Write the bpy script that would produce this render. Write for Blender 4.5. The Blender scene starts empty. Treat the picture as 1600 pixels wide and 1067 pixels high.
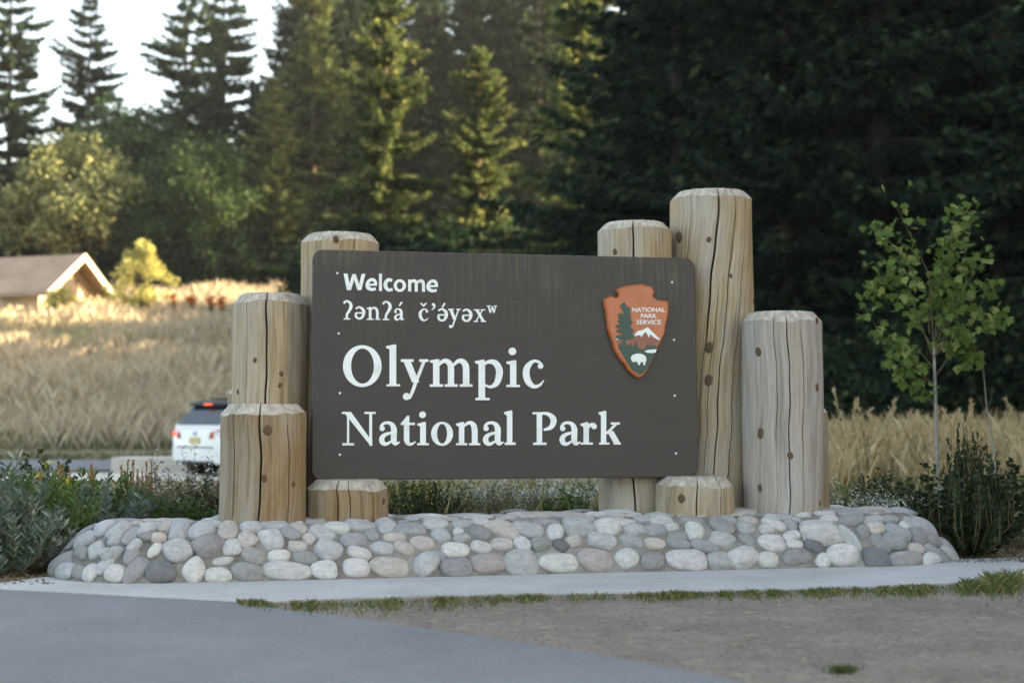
import bpy, bmesh, math, random
import numpy as np
from mathutils import Vector, Matrix, geometry
rng = np.random.default_rng(7); random.seed(7)
SC = bpy.context.scene
COL = SC.collection
# ------------------------------------------------------------------ camera, sky, sun, exposure
FPX, HORIZON = 2222.2, 645.0
PITCH = math.atan((HORIZON - 533.5) / FPX)
CAMZ = 1.0
cam_d = bpy.data.cameras.new('camera'); cam = bpy.data.objects.new('camera', cam_d); COL.objects.link(cam)
cam.location = (0, 0, CAMZ); cam.rotation_euler = (math.pi / 2 + PITCH, 0, 0)
cam_d.lens = 50; cam_d.sensor_width = 36; cam_d.clip_end = 2000; cam_d.clip_start = .05
cam_d.dof.use_dof = True; cam_d.dof.focus_distance = 9.25; cam_d.dof.aperture_fstop = 1.5
SC.camera = cam
SUN_AZ, SUN_EL = math.radians(78), math.radians(19)
w = bpy.data.worlds.new('World'); SC.world = w; w.use_nodes = True
nt = w.node_tree; nt.nodes.clear()
sky = nt.nodes.new('ShaderNodeTexSky'); sky.sky_type = 'NISHITA'; sky.sun_disc = False
sky.sun_elevation = SUN_EL; sky.sun_rotation = SUN_AZ; sky.air_density = 1.0; sky.dust_density = 4.0; sky.ozone_density = 1.0
bg = nt.nodes.new('ShaderNodeBackground'); bg.inputs[1].default_value = .15
ow = nt.nodes.new('ShaderNodeOutputWorld'); nt.links.new(sky.outputs[0], bg.inputs[0]); nt.links.new(bg.outputs[0], ow.inputs[0])
sd = bpy.data.lights.new('sun', 'SUN'); sd.energy = 4.0; sd.angle = math.radians(.6); sd.color = (1, .87, .66)
so = bpy.data.objects.new('sun', sd); COL.objects.link(so)
sv = Vector((math.sin(SUN_AZ) * math.cos(SUN_EL), math.cos(SUN_AZ) * math.cos(SUN_EL), math.sin(SUN_EL)))
so.rotation_euler = sv.to_track_quat('Z', 'Y').to_euler(); so.location = sv * 100
SC.view_settings.view_transform = 'Standard'; SC.view_settings.look = 'None'
SC.view_settings.exposure = 2.58; SC.view_settings.use_white_balance = True; SC.view_settings.white_balance_temperature = 7950; SC.view_settings.white_balance_tint = 10; SC.view_settings.gamma = 1; SC.view_settings.use_curve_mapping = False
# ------------------------------------------------------------------ pixel helpers
CF = np.array([0, math.cos(PITCH), math.sin(PITCH)]); CU = np.array([0, -math.sin(PITCH), math.cos(PITCH)])
CC = np.array([0, 0, CAMZ])
def ray(px, py): return np.array([1., 0, 0]) * (px - 800) / FPX + CU * (533.5 - py) / FPX + CF
def on_z(px, py, z=0.): d = ray(px, py); return CC + d * ((z - CAMZ) / d[2])
def on_y(px, py, y): d = ray(px, py); return CC + d * (y / d[1])
def smooth(a, b, x):
    t = np.clip((np.asarray(x, float) - a) / (b - a), 0, 1); return t * t * (3 - 2 * t)
# ------------------------------------------------------------------ object helpers
def tag(o, label=None, cat=None, group=None, kind=None):
    if label: o['label'] = label
    if cat: o['category'] = cat
    if group: o['group'] = group
    if kind: o['kind'] = kind
    return o
def link(name, me, mat=None, parent=None):
    o = bpy.data.objects.new(name, me); COL.objects.link(o)
    if mat is not None and me is not None:
        if not me.materials: me.materials.append(mat)
    if parent is not None: o.parent = parent
    return o
def empty(name, loc=(0, 0, 0), rz=0):
    o = bpy.data.objects.new(name, None); COL.objects.link(o); o.location = loc; o.rotation_euler.z = rz
    o.empty_display_size = .2; return o
def copy_tree(o, parent=None):
    c = o.copy(); COL.objects.link(c); c.parent = parent
    for ch in list(o.children): copy_tree(ch, c)
    return c
def pymesh(name, v, f, smooth_=False):
    me = bpy.data.meshes.new(name); me.from_pydata([tuple(map(float, p)) for p in v], [], f); me.update()
    if smooth_: me.polygons.foreach_set('use_smooth', [True] * len(me.polygons))
    return me
def quads_mesh(name, Q, rnd=None):
    Q = np.asarray(Q, np.float32); n = len(Q)
    me = bpy.data.meshes.new(name)
    me.vertices.add(4 * n); me.vertices.foreach_set('co', Q.reshape(-1))
    me.loops.add(4 * n); me.loops.foreach_set('vertex_index', np.arange(4 * n, dtype=np.int32))
    me.polygons.add(n); me.polygons.foreach_set('loop_start', np.arange(0, 4 * n, 4, dtype=np.int32))
    if rnd is None: rnd = rng.random(n)
    a = me.attributes.new('rnd', 'FLOAT', 'POINT'); a.data.foreach_set('value', np.repeat(np.asarray(rnd, np.float32), 4))
    me.update(calc_edges=True); return me
class MB:
    def __init__(s): s.v = []; s.f = []
    def add(s, v, f):
        n = len(s.v); s.v += [tuple(map(float, p)) for p in v]; s.f += [tuple(i + n for i in q) for q in f]
    def box(s, x0, x1, y0, y1, z0, z1):
        s.add([(x0, y0, z0), (x1, y0, z0), (x1, y1, z0), (x0, y1, z0), (x0, y0, z1), (x1, y0, z1), (x1, y1, z1), (x0, y1, z1)],
              [(0, 3, 2, 1), (4, 5, 6, 7), (0, 1, 5, 4), (1, 2, 6, 5), (2, 3, 7, 6), (3, 0, 4, 7)])
    def tube(s, pts, rad, n=7, cap=True):
        pts = [np.array(p, float) for p in pts]; m = len(pts); vs = []; fs = []
        if np.isscalar(rad): rad = [rad] * m
        for i, p in enumerate(pts):
            t = pts[min(i + 1, m - 1)] - pts[max(i - 1, 0)]; t = t / (np.linalg.norm(t) + 1e-9)
            a = np.cross(t, [0.31, .95, .05]); a /= np.linalg.norm(a) + 1e-9; b = np.cross(t, a)
            for k in range(n):
                q = 2 * math.pi * k / n; vs.append(p + (a * math.cos(q) + b * math.sin(q)) * rad[i])
        for i in range(m - 1):
            for k in range(n): fs.append((i * n + k, i * n + (k + 1) % n, (i + 1) * n + (k + 1) % n, (i + 1) * n + k))
        if cap: fs += [tuple(range(n))[::-1], tuple(range((m - 1) * n, m * n))]
        s.add(vs, fs)
    def prism(s, poly, z0, z1):           # polygon in xy, extruded z0..z1
        n = len(poly); tri = geometry.tessellate_polygon([[Vector((p[0], p[1], 0)) for p in poly]])
        s.add([(p[0], p[1], z1) for p in poly] + [(p[0], p[1], z0) for p in poly],
              [tuple(t) for t in tri] + [tuple(i + n for i in t[::-1]) for t in tri] + [(i, (i + 1) % n, n + (i + 1) % n, n + i) for i in range(n)])
    def build(s, name, mat, parent=None, sm=False):
        me = pymesh(name, s.v, s.f, sm)
        bm = bmesh.new(); bm.from_mesh(me); bmesh.ops.recalc_face_normals(bm, faces=bm.faces); bm.to_mesh(me); bm.free()
        return link(name, me, mat, parent)
# ------------------------------------------------------------------ materials
class NT:
    def __init__(s, name):
        s.m = bpy.data.materials.new(name); s.m.use_nodes = True; s.t = s.m.node_tree; s.b = s.t.nodes['Principled BSDF']; s.out = s.t.nodes['Material Output']
    def n(s, ty, **k):
        o = s.t.nodes.new(ty)
        for a, b in k.items(): setattr(o, a, b)
        return o
    def l(s, a, b): s.t.links.new(a, b)
    def coord(s, kind='Object', scale=(1, 1, 1)):
        c = s.n('ShaderNodeTexCoord'); m = s.n('ShaderNodeMapping'); m.inputs['Scale'].default_value = scale
        s.l(c.outputs[kind], m.inputs[0]); return m.outputs[0]
    def noise(s, vec, scale, detail=5, rough=.6):
        o = s.n('ShaderNodeTexNoise'); o.inputs['Scale'].default_value = scale; o.inputs['Detail'].default_value = detail; o.inputs['Roughness'].default_value = rough
        if vec is not None: s.l(vec, o.inputs['Vector'])
        return o.outputs['Fac']
    def ramp(s, fac, stops):
        r = s.n('ShaderNodeValToRGB'); e = r.color_ramp.elements
        while len(e) < len(stops): e.new(.5)
        for q, (p, c) in zip(e, stops):
            q.position = p; q.color = (*c, 1) if len(c) == 3 else c
        s.l(fac, r.inputs[0]); return r.outputs[0]
    def mix(s, fac, a, b, mode='MIX'):
        o = s.n('ShaderNodeMix', data_type='RGBA', blend_type=mode)
        for sock, val in ((o.inputs[0], fac), (o.inputs[6], a), (o.inputs[7], b)):
            if hasattr(val, 'is_linked') or hasattr(val, 'links'): s.l(val, sock)
            elif isinstance(val, (int, float)): sock.default_value = val
            else: sock.default_value = (*val, 1)
        return o.outputs[2]
    def bump(s, h, strength=.4, dist=.01):
        b = s.n('ShaderNodeBump'); b.inputs['Strength'].default_value = strength; b.inputs['Distance'].default_value = dist
        s.l(h, b.inputs['Height']); s.l(b.outputs[0], s.b.inputs['Normal'])
    def fin(s, col, rough=.8, spec=.3):
        if hasattr(col, 'links'): s.l(col, s.b.inputs['Base Color'])
        else: s.b.inputs['Base Color'].default_value = (*col, 1)
        s.b.inputs['Roughness'].default_value = rough; s.b.inputs['Specular IOR Level'].default_value = spec
        return s.m
def plain(name, c, rough=.6, spec=.4, var=.12, scale=8):
    t = NT(name); f = t.noise(t.coord(), scale); lo = tuple(x * (1 - var) for x in c); hi = tuple(min(1, x * (1 + var)) for x in c)
    return t.fin(t.ramp(f, [(.3, lo), (.7, hi)]), rough, spec)
def leafmat(name, c1, c2, c3=None, trans=.3, objvar=.3):
    t = NT(name); a = t.n('ShaderNodeAttribute'); a.attribute_name = 'rnd'
    st = [(0., c1), (.75, c2)] + ([(1., c3)] if c3 else [])
    col = t.ramp(a.outputs['Fac'], st)
    oi = t.n('ShaderNodeObjectInfo'); hv = t.n('ShaderNodeHueSaturation')
    mr = t.n('ShaderNodeMapRange'); mr.inputs[3].default_value = 1 - objvar; mr.inputs[4].default_value = 1 + objvar
    t.l(oi.outputs['Random'], mr.inputs[0]); t.l(mr.outputs[0], hv.inputs['Value']); t.l(col, hv.inputs['Color'])
    t.fin(hv.outputs[0], .6, .02 if 'needles' in name else .14)
    tr = t.n('ShaderNodeBsdfTranslucent'); t.l(hv.outputs[0], tr.inputs[0]); mx = t.n('ShaderNodeMixShader'); mx.inputs[0].default_value = trans
    t.l(t.b.outputs[0], mx.inputs[1]); t.l(tr.outputs[0], mx.inputs[2]); t.l(mx.outputs[0], t.out.inputs[0]); return t.m
M = {}
def woodmat(name, a, b, c, grey):
    t = NT(name); uv = t.coord('UV', (1, 1, 1))
    m1 = t.n('ShaderNodeMapping'); m1.inputs['Scale'].default_value = (34, 1.1, 1); t.l(uv, m1.inputs[0])
    m2 = t.n('ShaderNodeMapping'); m2.inputs['Scale'].default_value = (3.2, .9, 1); t.l(uv, m2.inputs[0])
    oi = t.n('ShaderNodeObjectInfo'); va = t.n('ShaderNodeVectorMath', operation='ADD'); sc = t.n('ShaderNodeMath', operation='MULTIPLY'); sc.inputs[1].default_value = 37.
    t.l(oi.outputs['Random'], sc.inputs[0]); t.l(m2.outputs[0], va.inputs[0]); t.l(sc.outputs[0], va.inputs[1])
    g = t.noise(m1.outputs[0], 1.6, 6, .65); big = t.noise(va.outputs[0], 1.3, 4, .6)
    base = t.ramp(g, [(.28, a), (.5, b), (.75, c)])
    gcol = t.ramp(g, [(.3, tuple(x * .7 for x in grey)), (.7, grey)])
    wf = t.ramp(big, [(.38, (0, 0, 0)), (.66, (.95, .95, .95))])
    col = t.mix(wf, base, gcol)
    m3 = t.n('ShaderNodeMapping'); m3.inputs['Scale'].default_value = (70, 2.2, 1); t.l(uv, m3.inputs[0])
    fine = t.noise(m3.outputs[0], 1.2, 3, .7)
    dk = t.ramp(fine, [(.33, (.45, .42, .4)), (.46, (1, 1, 1))]); col = t.mix(.42, col, dk, 'MULTIPLY')
    m4 = t.n('ShaderNodeMapping'); m4.inputs['Scale'].default_value = (7, 1.4, 1); t.l(va.outputs[0], m4.inputs[0]); stn = t.noise(m4.outputs[0], .9, 5, .7); col = t.mix(1., col, t.ramp(stn, [(.34, (.70, .67, .64)), (.5, (1, 1, 1)), (.7, (1.08, 1.07, 1.05))]), 'MULTIPLY')
    t.bump(g, .35, .006); return t.fin(col, .82, .2)
M['wood'] = woodmat('weathered_log_wood', (.15, .09, .042), (.26, .17, .085), (.36, .255, .14), (.37, .325, .26))
M['wood_pale'] = woodmat('pale_log_wood', (.22, .15, .08), (.37, .275, .16), (.47, .375, .24), (.47, .425, .355))
M['wood_grey'] = woodmat('grey_log_wood', (.26, .21, .16), (.36, .305, .245), (.46, .41, .345), (.45, .43, .40))
t = NT('log_end_grain'); f = t.noise(t.coord('Object', (1, 1, .3)), 26, 5); t.bump(f, .4, .006)
M['wood_end'] = t.fin(t.ramp(f, [(.3, (.26, .22, .17)), (.7, (.52, .47, .39))]), .85, .2)
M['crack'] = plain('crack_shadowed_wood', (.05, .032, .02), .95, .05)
t = NT('knot_wood'); c = t.coord('Object', (1, 1, 1)); wv = t.n('ShaderNodeTexWave', wave_type='RINGS', rings_direction='SPHERICAL'); wv.inputs['Scale'].default_value = 45; wv.inputs['Distortion'].default_value = 3.0
t.l(c, wv.inputs[0]); M['knot'] = t.fin(t.ramp(wv.outputs['Fac'], [(.1, (.04, .025, .015)), (.5, (.11, .065, .036)), (.9, (.20, .13, .075))]), .85, .2)
# sign panel
t = NT('brown_sign_board'); c = t.coord('Object', (1, 1, 1)); m1 = t.n('ShaderNodeMapping'); m1.inputs['Scale'].default_value = (1.2, 40, 40); t.l(c, m1.inputs[0])
g = t.noise(m1.outputs[0], 2, 5); base = t.ramp(g, [(.25, (.040, .033, .029)), (.75, (.057, .048, .043))])
m2 = t.n('ShaderNodeMapping'); m2.inputs['Scale'].default_value = (26, 1.6, 1); t.l(c, m2.inputs[0]); st = t.noise(m2.outputs[0], 1.5, 4)
blob = t.noise(c, 2.1, 3); sx = t.n('ShaderNodeSeparateXYZ'); t.l(c, sx.inputs[0])
up = t.n('ShaderNodeMapRange'); up.inputs[1].default_value = .1; up.inputs[2].default_value = .74; t.l(sx.outputs['Y'], up.inputs[0])
mm = t.n('ShaderNodeMath', operation='MULTIPLY'); t.l(t.ramp(st, [(.48, (0, 0, 0)), (.72, (1, 1, 1))]), mm.inputs[0]); t.l(up.outputs[0], mm.inputs[1])
mm2 = t.n('ShaderNodeMath', operation='MULTIPLY'); t.l(mm.outputs[0], mm2.inputs[0]); t.l(t.ramp(blob, [(.38, (0, 0, 0)), (.6, (.9, .9, .9))]), mm2.inputs[1])
t.bump(g, .15, .002); M['panel'] = t.fin(t.mix(mm2.outputs[0], base, (.12, .112, .062)), .5, .35)
t = NT('white_sign_paint'); f = t.noise(t.coord(), 9, 6); M['paint'] = t.fin(t.ramp(f, [(.25, (.62, .65, .62)), (.5, (.78, .82, .81))]), .5, .4)
M['orange'] = plain('emblem_orange', (.40, .10, .025), .4, .5, .15, 14)
M['salmon'] = plain('emblem_face', (.47, .135, .05), .42, .6, .12, 5)
M['emgreen'] = plain('emblem_green', (.006, .055, .04), .35, .5)
M['embrown'] = plain('emblem_mountain', (.26, .085, .05), .35, .5)
M['screw'] = plain('screw_metal', (.7, .7, .7), .4, .5)
# cobbles: colour per object
t = NT('river_cobble'); oi = t.n('ShaderNodeObjectInfo'); c = t.coord('Object'); va = t.n('ShaderNodeVectorMath', operation='ADD')
sc = t.n('ShaderNodeMath', operation='MULTIPLY'); sc.inputs[1].default_value = 53; t.l(oi.outputs['Random'], sc.inputs[0]); t.l(c, va.inputs[0]); t.l(sc.outputs[0], va.inputs[1])
n1 = t.noise(va.outputs[0], 2.2, 6, .7); n2 = t.noise(va.outputs[0], 16, 6, .75)
col = t.mix(1., oi.outputs['Color'], t.ramp(n1, [(.3, (.66, .66, .67)), (.7, (1.14, 1.12, 1.08))]), 'MULTIPLY')
col = t.mix(1., col, t.ramp(n2, [(.3, (.68, .68, .68)), (.62, (1.1, 1.1, 1.1))]), 'MULTIPLY'); t.bump(n2, .4, .05)
M['cobble'] = t.fin(col, .72, .3)
t = NT('mortar'); c = t.coord('Object'); n1 = t.noise(c, 4, 6); n2 = t.noise(c, 55, 4, .7)
col = t.mix(1., t.ramp(n1, [(.3, (.15, .135, .112)), (.7, (.32, .30, .265))]), t.ramp(n2, [(.3, (.7, .7, .7)), (.65, (1.1, 1.1, 1.1))]), 'MULTIPLY'); t.bump(n2, .6, .01)
M['mortar'] = t.fin(col, .95, .1)
def groundmat(name, a, b, s1, s2, rough=.95, bump=.4, speck=None):
    t = NT(name); c = t.coord('Object'); n1 = t.noise(c, s1, 6, .65); n2 = t.noise(c, s2, 5, .7)
    col = t.mix(1., t.ramp(n1, [(.3, a), (.7, b)]), t.ramp(n2, [(.3, (.72, .72, .72)), (.68, (1.15, 1.15, 1.15))]), 'MULTIPLY')
    if speck: n3 = t.noise(c, s2 * .35, 3); col = t.mix(t.ramp(n3, [(.58, (0, 0, 0)), (.68, (.8, .8, .8))]), col, speck)
    t.bump(n2, bump, .01); return t.fin(col, rough, .15)
M['asphalt'] = groundmat('asphalt', (.175, .178, .18), (.235, .238, .24), .9, 90)
M['concrete'] = groundmat('path_concrete', (.38, .38, .365), (.50, .50, .485), 1.5, 60)
M['walk'] = groundmat('sidewalk_concrete', (.5, .46, .4), (.6, .55, .48), 1.5, 30)
M['dirt'] = groundmat('bare_dirt', (.16, .137, .112), (.265, .23, .19), 1.6, 28, speck=(.30, .25, .18))
t = NT('field_soil'); c = t.coord('Object'); n1 = t.noise(c, .12, 5); n2 = t.noise(c, 3, 5, .7)
gnd = t.ramp(n1, [(.35, (.22, .18, .11)), (.6, (.34, .27, .17))]); M['field'] = t.fin(t.mix(1., gnd, t.ramp(n2, [(.3, (.6, .6, .6)), (.7, (1.1, 1.1, 1.1))]), 'MULTIPLY'), .95, .1)
t = NT('dry_field_grass'); a = t.n('ShaderNodeAttribute'); a.attribute_name = 'rnd'; c = t.coord('Object')
n1 = t.noise(c, .16, 4); straw = t.ramp(a.outputs['Fac'], [(0, (.38, .30, .195)), (.6, (.55, .45, .31)), (1, (.68, .58, .43))])
grn = t.ramp(a.outputs['Fac'], [(0, (.14, .165, .06)), (1, (.32, .32, .14))])
M['straw'] = t.fin(t.mix(t.ramp(n1, [(.52, (0, 0, 0)), (.72, (.8, .8, .8))]), straw, grn), .8, .1)
M['gold_sunlit'] = leafmat('golden_grass', (.36, .26, .13), (.58, .44, .25), (.80, .66, .42), .4, .1)  # straw tones brightened in place of sunlight on the blades
M['turf'] = leafmat('turf_grass', (.05, .075, .022), (.12, .15, .045), (.36, .30, .14), .3, .1)
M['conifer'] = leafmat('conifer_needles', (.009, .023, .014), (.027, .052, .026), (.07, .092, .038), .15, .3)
M['conifer_sunlit'] = leafmat('sunlit_spruce_needles', (.045, .075, .03), (.12, .155, .055), (.28, .28, .10), .35, .15)  # lighter copy of the conifer colours, warm sunlight painted into the needles
M['dec'] = leafmat('broadleaf_foliage', (.022, .048, .02), (.048, .09, .03), (.11, .15, .045), .3, .25)
M['declight'] = leafmat('pale_foliage', (.09, .115, .045), (.22, .24, .10), (.38, .37, .18), .3, .15)
M['yellow'] = leafmat('yellow_foliage', (.28, .29, .09), (.46, .44, .15), (.64, .58, .25), .35, .1)
M['orangeleaf'] = leafmat('orange_foliage', (.5, .17, .04), (.65, .26, .06), None, .3, .1)
M['sage'] = leafmat('grey_green_leaves', (.06, .10, .075), (.14, .195, .145), (.30, .35, .25), .25, .2)
M['silver'] = leafmat('silvery_leaves', (.11, .14, .11), (.23, .27, .21), (.40, .43, .33), .25, .2)
M['darkleaf'] = leafmat('dark_shrub_leaves', (.015, .03, .014), (.04, .065, .026), (.09, .11, .04), .25, .2)
M['midleaf'] = leafmat('green_shrub_leaves', (.04, .08, .02), (.09, .16, .04), (.16, .22, .07), .3, .2)
M['brownleaf'] = leafmat('dry_plant_leaves', (.10, .07, .045), (.2, .16, .11), (.34, .3, .23), .25, .2)
M['whiteflower'] = leafmat('white_flower_heads', (.5, .5, .45), (.7, .7, .64), None, .2, .1)
M['yflower'] = leafmat('yellow_flower_heads', (.55, .45, .03), (.75, .6, .05), None, .2, .1)
M['spike'] = leafmat('orange_seed_spikes', (.32, .17, .055), (.5, .30, .10), (.62, .42, .18), .2, .1)
M['maple'] = leafmat('maple_leaves', (.065, .12, .026), (.14, .21, .05), (.30, .34, .11), .4, .12)
M['bark'] = plain('bark', (.055, .045, .037), .9, .1, .35, 5)
M['barkred'] = plain('reddish_bark', (.15, .10, .075), .9, .1, .3, 4)
M['sapling_bark'] = plain('sapling_bark', (.26, .25, .22), .8, .2, .3, 25)
M['stem'] = plain('plant_stem', (.13, .10, .05), .8, .2, .3, 20)
M['carpaint'] = plain('white_car_paint', (.78, .79, .78), .22, .5, .02)
M['glass'] = plain('dark_car_glass', (.02, .024, .03), .06, .6, .1)
M['black'] = plain('black_plastic', (.02, .02, .02), .6, .3)
M['rim'] = plain('wheel_alloy', (.35, .35, .36), .3, .6)
t = NT('brake_lamp'); t.fin((.7, .06, .03), .25, .5); t.b.inputs['Emission Color'].default_value = (1, .16, .07, 1); t.b.inputs['Emission Strength'].default_value = .2; M['lamp'] = t.m
M['redlens'] = plain('red_lens', (.45, .05, .035), .2, .5)
M['clearlens'] = plain('clear_lens', (.7, .66, .62), .2, .5)
M['plate'] = plain('number_plate', (.55, .45, .2), .4, .4, .35, 30)
M['roof'] = groundmat('shake_roof', (.25, .18, .13), (.38, .285, .21), .8, 9)
M['gable'] = plain('tan_siding', (.5, .38, .25), .7, .3)
M['trim'] = plain('cream_trim', (.72, .6, .42), .6, .3)
# ------------------------------------------------------------------ terrain and paving
def hillness(x): return smooth(9, -9, x)
def terrain(x, y):
    x = np.asarray(x, float); y = np.asarray(y, float); hl = hillness(x)
    dip = -.4 * smooth(14, 22, y) * smooth(9, 2, x)
    up_ = 8.0 * np.clip((y - 43) / 36, 0, 1) ** .75 * hl
    flat = .5 * smooth(30, 60, y) * (1 - hl)
    bumps = .12 * np.sin(x * .31 + y * .17) * np.sin(y * .23 - x * .11) * smooth(44, 55, y)
    return dip + up_ + flat + bumps
xs = np.concatenate([np.arange(-240, -60, 12), np.arange(-60, 40, 1.5), np.arange(40, 241, 12)]); ys = np.concatenate([np.arange(-40, 12, 4), np.arange(12, 100, 1.5), np.arange(100, 420, 16)])
X, Y = np.meshgrid(xs, ys); Z = terrain(X, Y); nx = len(xs)
ground = link('ground', pymesh('ground', np.stack([X, Y, Z], -1).reshape(-1, 3), [(j * nx + i, j * nx + i + 1, (j + 1) * nx + i + 1, (j + 1) * nx + i) for j in range(len(ys) - 1) for i in range(nx - 1)], True), M['field'])
tag(ground, kind='structure')
def sheet(name, poly, z, mat):
    mb = MB(); mb.prism(poly, z - .05, z); o = mb.build(name, mat); tag(o, kind='structure'); return o
G = lambda pts, z=0.: [tuple(on_z(px, py, z)[:2]) for px, py in pts]
asph_edge = [(150, 930), (360, 941), (390, 945), (450, 955), (545, 966), (650, 982), (800, 1003), (915, 1022), (1040, 1045), (1160, 1068)]
sheet('dirt_verge', G([(340, 925), (800, 922), (1200, 905), (1600, 895), (1720, 890)]) + [(6.5, 8.6), (6.5, 1.5), (.2, 1.5), (.2, 3)] + G([(1300, 1090), (1000, 1060), (600, 990), (380, 955)]), .004, M['dirt'])
sheet('asphalt_drive', [(-9, 9.3)] + G([(-300, 905), (0, 918), (150, 926)]) + G(asph_edge[1:]) + [(1.2, 3.2), (1.6, 1.0), (1.7, -6), (-9, -6)], .008, M['asphalt'])
sheet('concrete_path', [tuple(p) for p in G([(-60, 916), (0, 914), (72, 904), (300, 890), (800, 876), (1300, 868), (1500, 876), (1600, 873), (1800, 868), (1800, 895), (1600, 904), (1515, 913), (1300, 921), (1000, 928), (800, 930), (560, 936), (400, 944), (360, 942), (150, 931), (0, 923), (-60, 921)])], .014, M['concrete'])
def strip(name, pts, wid, zoff, mat):
    pts = np.array(pts, float); v = []; f = []; P = []
    for a, b in zip(pts[:-1], pts[1:]):
        for k in range(10): P.append(a + (b - a) * k / 10)
    P.append(pts[-1]); P = np.array(P)
    for _ in range(12): P[1:-1] = (P[:-2] + P[2:] + 2 * P[1:-1]) / 4
    K = 7
    for i, p in enumerate(P):
        d = P[min(i + 1, len(P) - 1)] - P[max(i - 1, 0)]; d /= np.linalg.norm(d); n = np.array([-d[1], d[0]])
        for k in range(K):
            q = p + n * wid * (k / (K - 1) - .5); v.append((q[0], q[1], float(terrain(q[0], q[1])) + zoff))
    f = [(i * K + k, i * K + k + 1, (i + 1) * K + k + 1, (i + 1) * K + k) for i in range(len(P) - 1) for k in range(K - 1)]
    o = link(name, pymesh(name, v, f), mat); tag(o, kind='structure'); return o
strip('road', [(-80, 37.2), (-30, 37.5), (-12, 37.7), (-5, 40), (.5, 46), (2.5, 56), (2, 68), (0, 90)], 8.2, .03, M['asphalt'])
strip('sidewalk', [(-80, 30.2), (-30, 30.4), (-10, 30.5), (-2, 31)], 4.0, .03, M['walk'])
mb = MB(); c0 = on_z(238, 737, -.4)
mb.prism([(-9.2 + .35 * math.cos(a) if abs(a) > 1.57 else -5.0, 34.2 + .75 * math.sin(a)) for a in np.linspace(1.6, 4.68, 12)] + [(-4, 33.5), (-4, 34.9)], -.42, -.06)
o = mb.build('concrete_kerb', M['walk']); tag(o, 'pale low concrete kerb island at the road edge beside the white car', 'kerb')
# ------------------------------------------------------------------ sign frame
YAW, LEAN = .2059, .0365
SO = Vector((-.0138, 9.41, 1.3127)); PW, PH = 2.6, 1.491
su = Vector((math.cos(YAW), math.sin(YAW), 0)); sn = Vector((math.sin(YAW), -math.cos(YAW), 0))
swv = Vector((0, 0, 1)) * math.cos(LEAN) - sn * math.sin(LEAN); snn = su.cross(swv)
PM = Matrix((su, swv, snn)).transposed().to_4x4(); PM.translation = SO      # local x right, y up, z towards viewer
sign = empty('entrance_sign'); sign.matrix_world = PM
tag(sign, 'brown park entrance sign board with white lettering and arrowhead emblem', 'sign')
def to_panel(px, py):
    d = ray(px, py); n = np.array(snn); o = np.array(SO); k = ((o - CC) @ n) / (d @ n); P = CC + d * k - o
    return float(P @ np.array(su)), float(P @ np.array(swv))
def rrect(hw, hh, r, n=8):
    out = []
    for cx, cy, a0 in ((hw - r, hh - r, 0), (-hw + r, hh - r, 90), (-hw + r, -hh + r, 180), (hw - r, -hh + r, 270)):
        for k in range(n + 1): a = math.radians(a0 + 90 * k / n); out.append((cx + r * math.cos(a), cy + r * math.sin(a)))
    return out
mb = MB(); n0 = rrect(PW / 2, PH / 2, .07); n1 = rrect(PW / 2 - .006, PH / 2 - .006, .064); k = len(n0)
mb.add([(x, y, -.062) for x, y in n0] + [(x, y, -.006) for x, y in n0] + [(x, y, 0) for x, y in n1],
       [(i, (i + 1) % k, k + (i + 1) % k, k + i) for i in range(k)] + [(k + i, k + (i + 1) % k, 2 * k + (i + 1) % k, 2 * k + i) for i in range(k)] + [tuple(range(k))[::-1], tuple(range(2 * k, 3 * k))])
mb.build('board', M['panel'], sign)
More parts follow.
